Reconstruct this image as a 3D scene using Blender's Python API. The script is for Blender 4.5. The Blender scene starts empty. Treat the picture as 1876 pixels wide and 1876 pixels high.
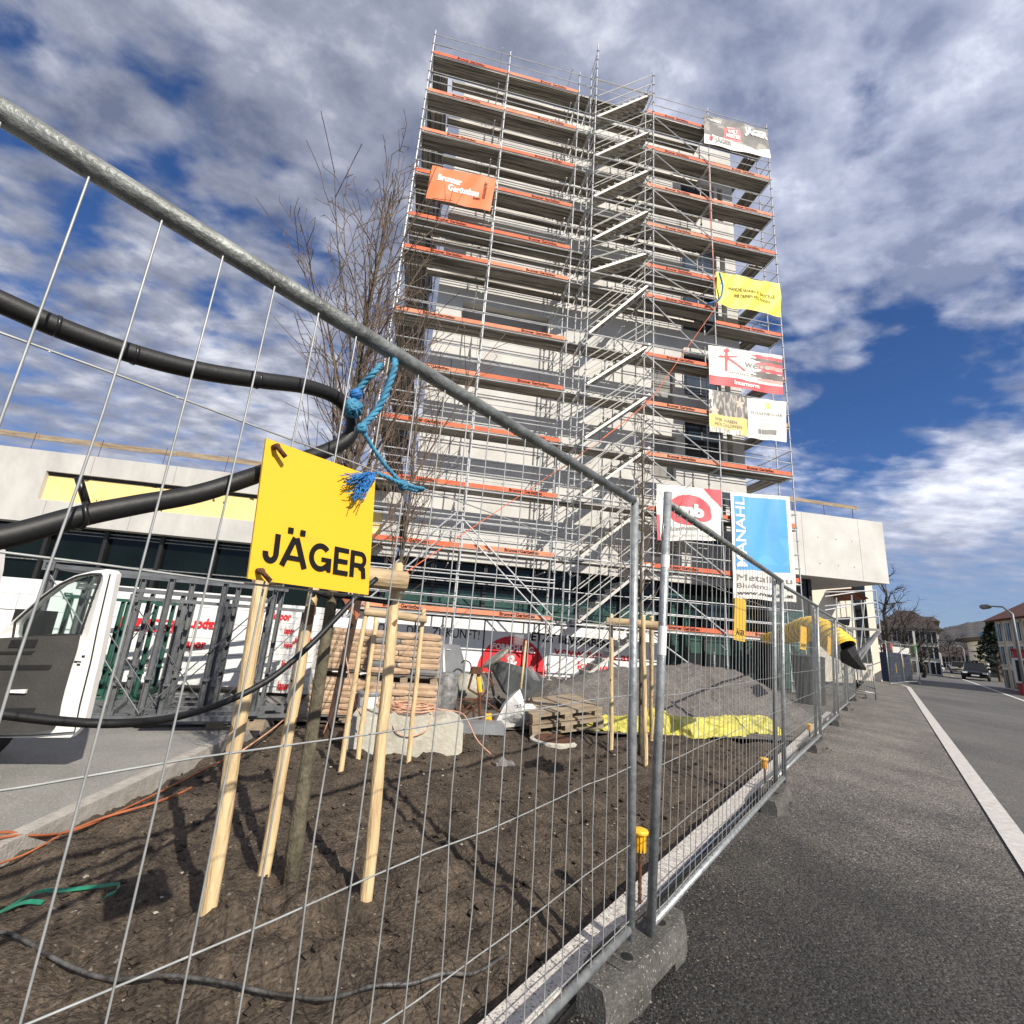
import bpy, math, random
from mathutils import Vector, Matrix, noise
import numpy as np
random.seed(7)
R=math.radians
sc=bpy.context.scene; COL=sc.collection
V=Vector
# ------------------------------------------------------------------ camera (world: X along the tower front, Y into the site, Z up, metres)
CF,CP,CR,CY,CH=860.0,0.243,0.075,0.173,1.40
def cam_axes():
    sy,cy=math.sin(CY),math.cos(CY)
    f0=V((sy,cy,0)); r0=V((cy,-sy,0)); u0=V((0,0,1))
    f=f0*math.cos(CP)+u0*math.sin(CP); u=u0*math.cos(CP)-f0*math.sin(CP)
    r=r0*math.cos(CR)+u*math.sin(CR); uu=u*math.cos(CR)-r0*math.sin(CR)
    return r,uu,f
CA,CB,CC=cam_axes()
def ray(x,y):
    r=CA*((x-938)/CF)-CB*((y-938)/CF)+CC
    return r/math.hypot(r.x,r.y)
def gz(x,y,z=0.0):            # surveyed point on the level z
    r=ray(x,y); t=(z-CH)/r.z; return V((t*r.x,t*r.y,z))
def gy(x,y,Y):                # surveyed point on the wall plane Y
    r=ray(x,y); t=Y/r.y; return V((t*r.x,Y,CH+t*r.z))
def gd(x,y,d):                # surveyed point d metres away
    r=ray(x,y); return V((d*r.x,d*r.y,CH+d*r.z))
cam=bpy.data.objects.new('camera',bpy.data.cameras.new('camera')); COL.objects.link(cam)
M=Matrix((CA,CB,-CC)).transposed().to_4x4(); M.translation=V((0,0,CH)); cam.matrix_world=M
cam.data.sensor_width=36; cam.data.sensor_fit='HORIZONTAL'; cam.data.lens=CF/1876*36
cam.data.clip_start=0.05; cam.data.clip_end=6000; sc.camera=cam
# ------------------------------------------------------------------ materials
MATS={}
def mat(name,c1,c2=None,rough=.7,metal=0.0,scale=8.0,bump=0.0,bscale=None,detail=6,lo=.35,hi=.65,spec=.5,stretch=(1,1,1),trans=0.0,speck=None,sheen=0,coords='Object',alpha=1.0):
    m=bpy.data.materials.new(name); m.use_nodes=True; nt=m.node_tree; N=nt.nodes; L=nt.links
    b=N['Principled BSDF']; b.inputs['Roughness'].default_value=rough; b.inputs['Metallic'].default_value=metal
    b.inputs['Specular IOR Level'].default_value=spec
    c2=c2 or tuple(x*.8 for x in c1)
    tc=N.new('ShaderNodeTexCoord'); mp=N.new('ShaderNodeMapping'); mp.inputs['Scale'].default_value=stretch
    L.new(tc.outputs[coords],mp.inputs[0])
    n=N.new('ShaderNodeTexNoise'); n.inputs['Scale'].default_value=scale; n.inputs['Detail'].default_value=detail; n.inputs['Roughness'].default_value=.6
    L.new(mp.outputs[0],n.inputs['Vector'])
    cr=N.new('ShaderNodeValToRGB'); cr.color_ramp.elements[0].position=lo; cr.color_ramp.elements[1].position=hi
    cr.color_ramp.elements[0].color=(*c2,1); cr.color_ramp.elements[1].color=(*c1,1)
    L.new(n.outputs['Fac'],cr.inputs[0]); out=cr.outputs[0]
    if speck:
        sscale,sfrac,scol=speck
        vo=N.new('ShaderNodeTexVoronoi'); vo.inputs['Scale'].default_value=sscale; L.new(tc.outputs[coords],vo.inputs['Vector'])
        sp=N.new('ShaderNodeSeparateColor'); L.new(vo.outputs['Color'],sp.inputs[0])
        gt=N.new('ShaderNodeMath'); gt.operation='LESS_THAN'; gt.inputs[1].default_value=sfrac; L.new(sp.outputs[0],gt.inputs[0])
        mx=N.new('ShaderNodeMix'); mx.data_type='RGBA'; L.new(gt.outputs[0],mx.inputs[0]); L.new(out,mx.inputs[6]); mx.inputs[7].default_value=(*scol,1)
        out=mx.outputs[2]
    L.new(out,b.inputs['Base Color'])
    if bump:
        nb=N.new('ShaderNodeTexNoise'); nb.inputs['Scale'].default_value=bscale or scale*3; nb.inputs['Detail'].default_value=5
        L.new(mp.outputs[0],nb.inputs['Vector'])
        bp=N.new('ShaderNodeBump'); bp.inputs['Strength'].default_value=bump; bp.inputs['Distance'].default_value=.02
        L.new(nb.outputs['Fac'],bp.inputs['Height']); L.new(bp.outputs[0],b.inputs['Normal'])
    if trans: b.inputs['Transmission Weight'].default_value=trans
    if alpha<1: b.inputs['Alpha'].default_value=alpha
    m['_out']=0
    MATS[name]=m; return m
m_galv=mat('galvanised',(.40,.42,.42),(.20,.215,.225),.42,.45,22,.15,60,lo=.3,hi=.62)
m_galvd=mat('galvanised_weathered',(.30,.31,.30),(.13,.135,.13),.5,.3,14,.2,50)
m_rail=mat('galvanised_rail',(.25,.265,.255),(.10,.105,.10),.5,.3,11,.25,80)
m_wire=mat('wire_galvanised',(.42,.43,.42),(.3,.31,.3),.5,.35,20)
m_scaf=mat('scaffold_steel',(.62,.63,.64),(.44,.45,.46),.45,.2,3)
m_deck=mat('scaffold_deck_steel',(.50,.47,.41),(.15,.14,.12),.6,.1,3.2,0,stretch=(.12,5,1),detail=3,lo=.4,hi=.6)  # dark stripes along the planks: shade between the ribs, put into the colour
m_decky=mat('side_deck_steel',(.45,.42,.37),(.13,.12,.105),.6,.1,3.2,0,stretch=(5,.12,1),detail=3,lo=.4,hi=.6)  # same painted rib shade, striped along the side decks
m_alu=mat('stair_aluminium',(.60,.585,.53),(.46,.445,.41),.5,.1,3)
m_orange=mat('orange_board',(.74,.17,.065),(.56,.10,.045),.7,0,1.6,detail=9)
m_orange2=mat('orange_board_faded',(.78,.30,.17),(.62,.19,.10),.75,0,1.8,detail=9)
m_black=mat('black_print',(.012,.011,.011),rough=.7,spec=.15)
m_conc=mat('tower_concrete',(.62,.61,.58),(.47,.46,.43),.85,0,.9,.25,14,detail=9,lo=.3,hi=.7)
m_conc2=mat('board_marked_concrete',(.58,.57,.53),(.40,.39,.37),.85,0,1.3,.3,9,detail=10,lo=.3,hi=.75,stretch=(1,1,.45))
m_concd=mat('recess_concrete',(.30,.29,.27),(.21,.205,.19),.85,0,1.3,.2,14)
m_glass=mat('dark_facade_glass',(.007,.012,.011),(.003,.005,.005),.04,0,.5,spec=.22)
m_glassg=mat('green_facade_glass',(.055,.115,.095),(.018,.042,.036),.05,0,.9,spec=.5,lo=.3,hi=.7)
m_glassb=mat('window_glass_blue',(.04,.06,.09),(.02,.03,.045),.02,0,.5,spec=1.0)
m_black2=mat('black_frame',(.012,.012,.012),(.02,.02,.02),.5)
m_white=mat('white_board',(.80,.80,.78),(.70,.70,.69),.6,0,2)
m_yins=mat('yellow_insulation',(.86,.68,.30),(.80,.60,.24),.8,0,3,speck=(9,.03,(.12,.08,.04)))
m_wood=mat('weathered_wood',(.36,.29,.20),(.20,.15,.10),.8,0,5,.4,20,stretch=(.4,1,3))
m_stake=mat('peeled_stake_wood',(.70,.53,.30),(.44,.30,.15),.65,0,9,.6,26,detail=12,lo=.28,hi=.62,stretch=(3,3,.35),speck=(11,.025,(.17,.09,.04)))
m_log=mat('stake_crossbar_wood',(.50,.38,.22),(.30,.21,.12),.7,0,6,.4,22,stretch=(.5,2,2))
m_bark=mat('young_tree_bark',(.15,.13,.085),(.065,.056,.036),.85,0,12,.6,40,stretch=(2,2,1))
m_twig=mat('twig_bark',(.17,.12,.085),(.09,.063,.046),.85,0,8)
m_soil=mat('wet_soil',(.108,.083,.060),(.044,.034,.025),.8,0,3.5,1.0,60,detail=12,lo=.3,hi=.7,spec=.3,speck=(80,.012,(.16,.14,.11)))
m_asph=mat('new_asphalt',(.085,.080,.074),(.026,.025,.024),.7,0,1.3,1.0,140,detail=14,lo=.36,hi=.66,speck=(150,.05,(.22,.205,.185)))
m_road=mat('road_asphalt',(.135,.127,.117),(.075,.072,.068),.75,0,.5,.5,90,detail=12,stretch=(1,.35,1),speck=(90,.04,(.22,.21,.2)))
m_pave=mat('pavement_asphalt',(.27,.26,.24),(.20,.195,.18),.8,0,1.2,.4,70,detail=12,speck=(110,.05,(.3,.3,.29)))
m_yard=mat('yard_gravel',(.15,.135,.115),(.08,.07,.06),.9,0,2,.8,40,detail=10)
m_granite=mat('granite_kerb',(.60,.57,.52),(.42,.39,.36),.75,0,30,.3,90,speck=(140,.12,(.2,.19,.18)))
m_kerbc=mat('concrete_kerb',(.42,.39,.35),(.30,.28,.25),.85,0,12,.4,60)
m_kerbw=mat('pale_kerb_stone',(.55,.53,.50),(.42,.40,.38),.8,0,14,.2,60)
m_line=mat('road_paint',(.66,.66,.64),(.45,.45,.44),.7,0,6)
m_foot=mat('fence_foot_concrete',(.105,.10,.09),(.05,.048,.043),.9,0,6,.35,90,detail=12,speck=(170,.035,(.24,.22,.19)))
m_yel=mat('sign_yellow',(.84,.475,.022),(.60,.35,.04),.42,0,5,detail=12,lo=.24,hi=.40,speck=(26,.012,(.35,.22,.03)))
m_rope=mat('blue_rope',(.06,.28,.42),(.03,.15,.27),.7,0,40)
m_rope2=mat('bright_blue_fibre',(.03,.22,.55),(.02,.12,.35),.6,0,40)
m_pe=mat('black_plastic_pipe',(.009,.009,.009),(.005,.005,.005),.55,0,5,.05,90)
m_zip=mat('black_plastic',(.012,.012,.012),rough=.35)
m_rubber=mat('tyre_rubber',(.02,.02,.02),rough=.8)
m_rust=mat('rusty_steel',(.16,.065,.03),(.07,.03,.018),.85,.2,30,.5,70)
m_brown=mat('dark_brown_plank',(.11,.065,.045),(.05,.03,.022),.75,0,6,.3,20,stretch=(3,3,.6))
m_capy=mat('yellow_cap_plastic',(.88,.50,.03),(.80,.42,.02),.4,0,6)
m_ohose=mat('orange_hose',(.42,.13,.05),(.26,.08,.035),.5,0,10)
m_phose=mat('pale_orange_hose',(.72,.42,.28),(.55,.28,.17),.5,0,10)
m_green=mat('green_strap',(.02,.22,.13),(.01,.14,.08),.45,0,12)
m_bag=mat('cement_bag_paper',(.52,.37,.24),(.36,.24,.15),.75,0,7,.6,16,detail=8)
m_bagd=mat('cement_bag_dark_end',(.12,.13,.14),(.2,.18,.16),.7,0,7)
m_film=mat('clear_film',(.62,.62,.62),(.45,.45,.46),.18,0,9,.9,18,alpha=.22)
m_block=mat('raw_concrete_block',(.55,.52,.43),(.38,.36,.30),.9,0,4,.5,22,detail=10)
m_heap=mat('grey_sand',(.17,.155,.14),(.095,.085,.078),.95,0,1.1,.9,55,detail=12,lo=.3,hi=.7,speck=(70,.02,(.3,.28,.25)))
m_ytarp=mat('lime_yellow_tarp',(.56,.51,.10),(.43,.39,.07),.4,0,3,.3,9)
m_yhose=mat('yellow_duct',(.88,.58,.02),(.75,.46,.02),.45,0,4,.3,14)
m_gpanel=mat('grey_machine_paint',(.25,.26,.27),(.17,.18,.19),.5,0,3)
m_cream=mat('dirty_white_drum',(.45,.43,.36),(.28,.26,.2),.6,0,5)
m_wbag=mat('white_big_bag',(.78,.77,.74),(.6,.59,.57),.7,0,5,.8,12)
m_van=mat('white_van_paint',(.78,.77,.74),(.72,.71,.68),.3,0,2)
m_trim=mat('dark_grey_trim',(.055,.053,.05),(.04,.038,.036),.7,0,4,.2,40)
m_tint=mat('green_tinted_pane',(.80,.92,.88),(.76,.90,.85),.03,0,2,trans=1.0)
m_tintd=mat('car_window_glass',(.010,.012,.014),rough=.08,spec=.35)
m_rack=mat('rack_galvanised',(.17,.18,.19),(.11,.115,.12),.45,.3,5,.1,40)
m_rackg=mat('rack_green',(.02,.10,.07),(.015,.07,.05),.5,0,10)
m_red=mat('red_print',(.68,.02,.03),(.6,.02,.025),.6)
m_wprint=mat('white_print',(.84,.84,.82),(.8,.8,.78),.6)
m_gprint=mat('grey_print',(.25,.24,.23),rough=.6)
m_lgprint=mat('pale_grey_print',(.5,.49,.47),rough=.6)
m_mud=mat('plastered_wall_cream',(.70,.62,.46),(.62,.54,.40),.9,0,.6)
m_cwall=mat('pale_cream_wall',(.72,.66,.55),(.62,.56,.46),.9,0,.5)
m_wwall=mat('white_wall',(.70,.70,.68),(.62,.62,.6),.9,0,.5)
m_roofr=mat('red_roof_tile',(.22,.08,.045),(.14,.05,.03),.85,0,3,.5,12)
m_roofd=mat('dark_roof',(.060,.042,.034),(.03,.022,.018),.85,0,3)
m_hill=mat('wooded_hill',(.10,.085,.08),(.045,.045,.05),1,0,.03,detail=12)
m_conif=mat('conifer_green',(.02,.04,.018),(.01,.02,.01),.9,0,5)
m_carb=mat('black_car_paint',(.012,.013,.016),rough=.25)
m_lamp=mat('headlamp_glass',(.8,.8,.78),rough=.15)
m_bluet=mat('blue_container',(.012,.03,.09),(.01,.024,.07),.6,0,2)
m_redb=mat('red_shed',(.45,.05,.045),(.38,.04,.04),.7,0,2)
m_lampg=mat('lamp_post_grey',(.2,.21,.22),(.15,.16,.17),.5,.3,4)
m_stone=mat('pale_pebble',(.42,.38,.32),(.25,.22,.18),.8,0,9)
m_clod=mat('soil_clod',(.07,.052,.036),(.03,.022,.015),.9,0,12,.8,60)
def grit(m,scale,lo,hi,bump=0,dist=.006):    # stone-by-stone (cell) variation of brightness and height
    nt=m.node_tree; N=nt.nodes; L=nt.links; b=N['Principled BSDF']; src=b.inputs['Base Color'].links[0].from_socket
    tc=[n for n in N if n.type=='TEX_COORD'][0]; vo=N.new('ShaderNodeTexVoronoi'); vo.inputs['Scale'].default_value=scale; L.new(tc.outputs['Object'],vo.inputs['Vector'])
    sp=N.new('ShaderNodeSeparateColor'); L.new(vo.outputs['Color'],sp.inputs[0]); mr=N.new('ShaderNodeMapRange'); mr.inputs[3].default_value=lo; mr.inputs[4].default_value=hi; L.new(sp.outputs[1],mr.inputs[0])
    vm=N.new('ShaderNodeVectorMath'); vm.operation='SCALE'; L.new(src,vm.inputs[0]); L.new(mr.outputs[0],vm.inputs[3]); L.new(vm.outputs[0],b.inputs['Base Color'])
    if bump:
        bp=N.new('ShaderNodeBump'); bp.inputs['Strength'].default_value=bump; bp.inputs['Distance'].default_value=dist; bp.invert=True
        L.new(vo.outputs['Distance'],bp.inputs['Height'])
        if b.inputs['Normal'].links: L.new(b.inputs['Normal'].links[0].from_socket,bp.inputs['Normal'])
        L.new(bp.outputs[0],b.inputs['Normal'])
m_walk=mat('worn_asphalt',(.20,.180,.155),(.075,.071,.066),.75,0,1.4,.5,90,detail=14,lo=.3,hi=.7,stretch=(1,.6,1),speck=(120,.04,(.34,.32,.29)))
grit(m_asph,95,.35,1.75,.9); grit(m_walk,80,.35,1.8,.9); grit(m_road,80,.7,1.35,.4); grit(m_soil,62,.7,1.35,.6,.006); grit(m_heap,45,.7,1.35,.7,.012); grit(m_pave,110,.85,1.15); grit(m_foot,120,.75,1.3,.4,.003)
# the footway: fresh dark asphalt near the fence corner wearing to grey farther along, blended by a ragged noise
def wear(m,dx,dy,o,s0,s1,dark):
    nt=m.node_tree; N=nt.nodes; L=nt.links; b=N['Principled BSDF']; src=b.inputs['Base Color'].links[0].from_socket
    tc=[n for n in N if n.type=='TEX_COORD'][0]; vm=N.new('ShaderNodeVectorMath'); vm.operation='DOT_PRODUCT'; L.new(tc.outputs['Object'],vm.inputs[0]); vm.inputs[1].default_value=(dx,dy,0)
    n=N.new('ShaderNodeTexNoise'); n.inputs['Scale'].default_value=.9; n.inputs['Detail'].default_value=8; L.new(tc.outputs['Object'],n.inputs['Vector'])
    a=N.new('ShaderNodeMath'); a.operation='MULTIPLY_ADD'; L.new(n.outputs['Fac'],a.inputs[0]); a.inputs[1].default_value=3.5; L.new(vm.outputs['Value'],a.inputs[2])
    mr=N.new('ShaderNodeMapRange'); mr.interpolation_type='SMOOTHSTEP'; L.new(a.outputs[0],mr.inputs[0]); mr.inputs[1].default_value=o+s0+1.75; mr.inputs[2].default_value=o+s1+1.75; mr.inputs[3].default_value=dark; mr.inputs[4].default_value=1
    sc2=N.new('ShaderNodeVectorMath'); sc2.operation='SCALE'; L.new(src,sc2.inputs[0]); L.new(mr.outputs[0],sc2.inputs[3]); L.new(sc2.outputs[0],b.inputs['Base Color'])
wear(m_walk,.748,.663,2.30,-.2,5.4,.13); wear(m_road,.748,.663,2.30,-.5,6,.42)
# print colours for banners
def flat(name,c,rough=.55): return mat(name,c,tuple(x*.93 for x in c),rough,0,3,0)
b_or=flat('banner_orange',(.85,.20,.065)); b_yel=flat('banner_yellow',(.84,.73,.05)); b_wh=flat('banner_white',(.78,.75,.68)); b_red=flat('banner_red',(.66,.035,.05))
b_blue=flat('banner_blue',(.09,.36,.78)); b_mb=flat('banner_blob_red',(.68,.07,.09)); b_dk=flat('banner_dark',(.035,.033,.033)); b_md=flat('banner_brown_grey',(.11,.10,.092)); b_lt=flat('banner_light_grey',(.24,.22,.20))
b_bk=flat('banner_black_brown',(.07,.055,.05)); b_gold=flat('banner_gold',(.75,.55,.17)); b_bark1=flat('banner_bark_light',(.36,.33,.28)); b_skin=flat('banner_skin',(.62,.46,.36)); b_pink=flat('banner_pale_red',(.75,.30,.26))
# ------------------------------------------------------------------ mesh helpers
ORG={}
class MB:
    def __init__(s): s.v=[]; s.f=[]; s.mi=[]; s.m=0
    def face(s,idx): s.f.append(idx); s.mi.append(s.m)
    def box(s,c,d,rot=None):
        c=V(c); h=V(d)*.5; b=len(s.v)
        for x in(-1,1):
            for y in(-1,1):
                for z in(-1,1):
                    p=V((x*h.x,y*h.y,z*h.z))
                    if rot: p=rot@p
                    s.v.append(c+p)
        for q in((0,1,3,2),(4,6,7,5),(0,4,5,1),(2,3,7,6),(0,2,6,4),(1,5,7,3)): s.face([b+i for i in q])
    def bb(s,x0,x1,y0,y1,z0,z1): s.box(((x0+x1)/2,(y0+y1)/2,(z0+z1)/2),(x1-x0,y1-y0,z1-z0))
    def quad(s,a,b,c,d):
        i=len(s.v); s.v+= [V(a),V(b),V(c),V(d)]; s.face([i,i+1,i+2,i+3])
    def tube(s,p0,p1,r,n=6,r1=None,cap=True): s.poly([p0,p1],[r,r if r1 is None else r1],n,cap)
    def poly(s,pts,r,n=6,cap=True):
        pts=[V(p) for p in pts]
        if not isinstance(r,(list,tuple)): r=[r]*len(pts)
        up=None; b=len(s.v)
        for i,p in enumerate(pts):
            t=(pts[min(i+1,len(pts)-1)]-pts[max(i-1,0)])
            if t.length<1e-9: t=V((0,0,1))
            t.normalize()
            if up is None:
                up=V((0,0,1)) if abs(t.z)<.9 else V((1,0,0))
            x=t.cross(up); 
            if x.length<1e-6: x=t.orthogonal()
            x.normalize(); y=x.cross(t).normalized(); up=y
            for k in range(n):
                a=2*math.pi*k/n; s.v.append(p+(x*math.cos(a)+y*math.sin(a))*r[i])
        for i in range(len(pts)-1):
            for k in range(n):
                k2=(k+1)%n; s.face([b+i*n+k,b+i*n+k2,b+(i+1)*n+k2,b+(i+1)*n+k])
        if cap:
            s.face([b+k for k in range(n)][::-1]); e=b+(len(pts)-1)*n; s.face([e+k for k in range(n)])
    def prism(s,pts,vec):     # polygon (coplanar) swept by vec
        pts=[V(p) for p in pts]; vec=V(vec); n=len(pts); b=len(s.v)
        s.v+=pts+[p+vec for p in pts]
        s.face(list(range(b,b+n))[::-1]); s.face(list(range(b+n,b+2*n)))
        for i in range(n): j=(i+1)%n; s.face([b+i,b+j,b+n+j,b+n+i])
    def lathe(s,prof,c=(0,0,0),n=16,rot=None):
        c=V(c); b=len(s.v)
        for r,z in prof:
            for k in range(n):
                a=2*math.pi*k/n; p=V((r*math.cos(a),r*math.sin(a),z))
                if rot: p=rot@p
                s.v.append(c+p)
        for i in range(len(prof)-1):
            for k in range(n):
                k2=(k+1)%n; s.face([b+i*n+k,b+i*n+k2,b+(i+1)*n+k2,b+(i+1)*n+k])
        s.face([b+k for k in range(n)][::-1]); e=b+(len(prof)-1)*n; s.face([e+k for k in range(n)])
    def grid(s,fn,nu,nv,mfn=None):
        b=len(s.v)
        for j in range(nv+1):
            for i in range(nu+1): s.v.append(V(fn(i/nu,j/nv)))
        for j in range(nv):
            for i in range(nu):
                a=b+j*(nu+1)+i
                if mfn: s.m=mfn((i+.5)/nu,(j+.5)/nv)
                s.face([a,a+1,a+nu+2,a+nu+1])
    def build(s,name,m,parent=None,label=None,smooth=False,local=False):
        me=bpy.data.meshes.new(name)
        o0=V((0,0,0))
        if parent is not None and not local: o0=ORG.get(parent.name,V((0,0,0)))
        me.from_pydata([tuple(p-o0) for p in s.v],[],s.f)
        ms=m if isinstance(m,(list,tuple)) else [m]
        for q in ms: me.materials.append(q)
        if len(ms)>1: me.polygons.foreach_set('material_index',s.mi)
        if smooth: me.polygons.foreach_set('use_smooth',[True]*len(me.polygons))
        me.validate(); me.update()
        o=bpy.data.objects.new(name,me); COL.objects.link(o)
        if parent is not None: o.parent=parent
        ORG[o.name]=o0
        if label: o['label']=label
        return o
def split(mb,name,m,parent=None,label=None,smooth=False,local=False):   # every loose piece becomes an object of its own
    par=list(range(len(mb.v)))
    def fd(i):
        while par[i]!=i: par[i]=par[par[i]]; i=par[i]
        return i
    for f in mb.f:
        r=fd(f[0])
        for i in f[1:]: par[fd(i)]=r
    gr_={}
    for f,mi in zip(mb.f,mb.mi): gr_.setdefault(fd(f[0]),[]).append((f,mi))
    out=[]
    for fs in gr_.values():
        q=MB(); mp_={}
        for f,mi in fs:
            g=[]
            for i in f:
                if i not in mp_: mp_[i]=len(q.v); q.v.append(mb.v[i])
                g.append(mp_[i])
            q.f.append(g); q.mi.append(mi)
        out.append(q.build(name,m,parent,label,smooth,local))
    return out
def tag(o,label=None,cat=None,group=None,kind=None):
    if label: o['label']=label
    if cat: o['category']=cat
    if group: o['group']=group
    if kind: o['kind']=kind
    return o
def thing(name,label,cat,loc=(0,0,0),group=None,rz=0):
    o=bpy.data.objects.new(name,None); COL.objects.link(o); o.location=V(loc); o.rotation_euler=(0,0,rz); o.empty_display_size=.1
    ORG[o.name]=V(loc) if rz==0 else V((0,0,0))
    return tag(o,label,cat,group)
def copy_tree(o,parent=None):
    c=o.copy(); COL.objects.link(c); c.parent=parent
    for ch in [x for x in bpy.data.objects if x.parent==o]: copy_tree(ch,c)
    return c
def struct(o): o['kind']='structure'; return o
def catmull(pts,k=8):
    pts=[V(p) for p in pts]; P=[pts[0]*2-pts[1]]+pts+[pts[-1]*2-pts[-2]]; out=[]
    for i in range(1,len(P)-2):
        for j in range(k):
            t=j/k; a,b,c,d=P[i-1],P[i],P[i+1],P[i+2]
            out.append(.5*((2*b)+(c-a)*t+(2*a-5*b+4*c-d)*t*t+(3*b-a-3*c+d)*t**3))
    out.append(pts[-1]); return out
def strip(mb,pts,w,z,side=0):   # flat ribbon along ground polyline; side -1: to the right, +1: to the left, 0 centred
    L=[];Rr=[]
    for i,p in enumerate(pts):
        t=(V(pts[min(i+1,len(pts)-1)])-V(pts[max(i-1,0)])); t.z=0; t.normalize(); nn=V((-t.y,t.x,0))
        a=(w/2 if side==0 else (w if side>0 else 0)); b=(w/2 if side==0 else (0 if side>0 else w))
        q=V(p); q.z=z; L.append(q+nn*a); Rr.append(q-nn*b)
    for i in range(len(pts)-1): mb.quad(Rr[i],Rr[i+1],L[i+1],L[i])
# text: flat letters as triangles, cap height 1, returned as (verts2d, faces, width)
TC={}
def glyphs(s,bold=0.0,space=1.0,line=1.0):
    k=(s,bold,space)
    if k in TC: return TC[k]
    c=bpy.data.curves.new('t','FONT'); c.body=s; c.size=1; c.offset=bold; c.space_character=space; c.resolution_u=3; c.space_line=line; c.fill_mode='FRONT' if False else 'BOTH'
    o=bpy.data.objects.new('t',c); me=bpy.data.meshes.new_from_object(o)
    vs=[(v.co.x/.729,v.co.y/.729) for v in me.vertices]; me.calc_loop_triangles(); fs=[list(p.vertices) for p in me.loop_triangles]
    bpy.data.objects.remove(o); bpy.data.curves.remove(c); bpy.data.meshes.remove(me)
    x0=min(v[0] for v in vs); w=max(v[0] for v in vs)-x0; vs=[(v[0]-x0,v[1]) for v in vs]
    TC[k]=(vs,fs,w); return TC[k]
def add_text(mb,s,mapf,u,v,h,w=None,bold=0.0,align='l',rot=0,space=1.0,fine=None):
    vs,fs,wt=glyphs(s,bold,space); sx=h if w is None else w/wt
    if fine:
        vs=list(vs); tr=[]
        for f in fs:
            for i in range(1,len(f)-1): tr.append((f[0],f[i],f[i+1]))
        out=[]
        while tr:
            t=tr.pop(); best=0;bi=0
            for i in range(3):
                p,q=vs[t[i]],vs[t[(i+1)%3]]; d=math.hypot((p[0]-q[0])*sx,(p[1]-q[1])*h)
                if d>best: best=d;bi=i
            if best>fine:
                a_,b_,c_=t[bi],t[(bi+1)%3],t[(bi+2)%3]; vs.append(((vs[a_][0]+vs[b_][0])/2,(vs[a_][1]+vs[b_][1])/2)); m=len(vs)-1; tr+=[(a_,m,c_),(m,b_,c_)]
            else: out.append(t)
        fs=out
    off={'l':0,'c':-wt*sx/2,'r':-wt*sx}[align]; b=len(mb.v); ca,sa=math.cos(rot),math.sin(rot)
    for x,y in vs:
        X=x*sx+off; Y=y*h
        mb.v.append(V(mapf(u+X*ca-Y*sa, v+X*sa+Y*ca)))
    for f in fs: mb.face([b+i for i in f])
# ------------------------------------------------------------------ light: sun behind the camera to the right, broken cloud
SUN_EL=R(36); SDX,SDY=.45,-.89
sund=V((SDX*math.cos(SUN_EL),SDY*math.cos(SUN_EL),math.sin(SUN_EL))).normalized()
sl=bpy.data.lights.new('sun','SUN'); sl.energy=5.0; sl.angle=R(.5); sl.color=(1,.93,.82)
so=bpy.data.objects.new('sun',sl); COL.objects.link(so); so.rotation_euler=sund.to_track_quat('Z','Y').to_euler()
w=bpy.data.worlds.new('World'); sc.world=w; w.use_nodes=True; nt=w.node_tree; N=nt.nodes; L=nt.links
bg=N['Background']; sky=N.new('ShaderNodeTexSky'); sky.sky_type='NISHITA'; sky.sun_disc=False
sky.sun_elevation=SUN_EL; sky.sun_rotation=math.atan2(SDX,SDY); sky.altitude=400; sky.air_density=1.0; sky.dust_density=.6; sky.ozone_density=2.5
tc=N.new('ShaderNodeTexCoord')
def mth(op,a,b=None,c=None,clamp=False):
    n=N.new('ShaderNodeMath'); n.operation=op; n.use_clamp=clamp
    for i,x in enumerate((a,b,c)):
        if x is None: continue
        if isinstance(x,(int,float)): n.inputs[i].default_value=x
        else: L.new(x,n.inputs[i])
    return n.outputs[0]
sep=N.new('ShaderNodeSeparateXYZ'); L.new(tc.outputs['Generated'],sep.inputs[0])
den=mth('ADD',mth('MAXIMUM',sep.outputs[2],0),.16)
px=mth('DIVIDE',sep.outputs[0],den); py=mth('DIVIDE',sep.outputs[1],den)
cmb=N.new('ShaderNodeCombineXYZ'); L.new(px,cmb.inputs[0]); L.new(py,cmb.inputs[1]); cmb.inputs[2].default_value=3.7
def nz(scale,detail,rough,dist,off):
    mp=N.new('ShaderNodeMapping'); mp.inputs['Location'].default_value=off; mp.inputs['Rotation'].default_value=(0,0,R(35)); mp.inputs['Scale'].default_value=(1,1.35,1)
    L.new(cmb.outputs[0],mp.inputs[0]); n=N.new('ShaderNodeTexNoise'); n.inputs['Scale'].default_value=scale; n.inputs['Detail'].default_value=detail
    n.inputs['Roughness'].default_value=rough; n.inputs['Distortion'].default_value=dist; L.new(mp.outputs[0],n.inputs['Vector']); return n.outputs['Fac']
big=nz(.75,3,.5,.3,(1.3,.4,0)); mid=nz(6.2,7,.50,.10,(5.1,2.2,0)); fine=nz(7.0,7,.56,.1,(5.25,2.35,0))
cover=mth('ADD',mth('ADD',mth('MULTIPLY',big,.36),.045),mth('MULTIPLY',mid,.66))
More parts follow.
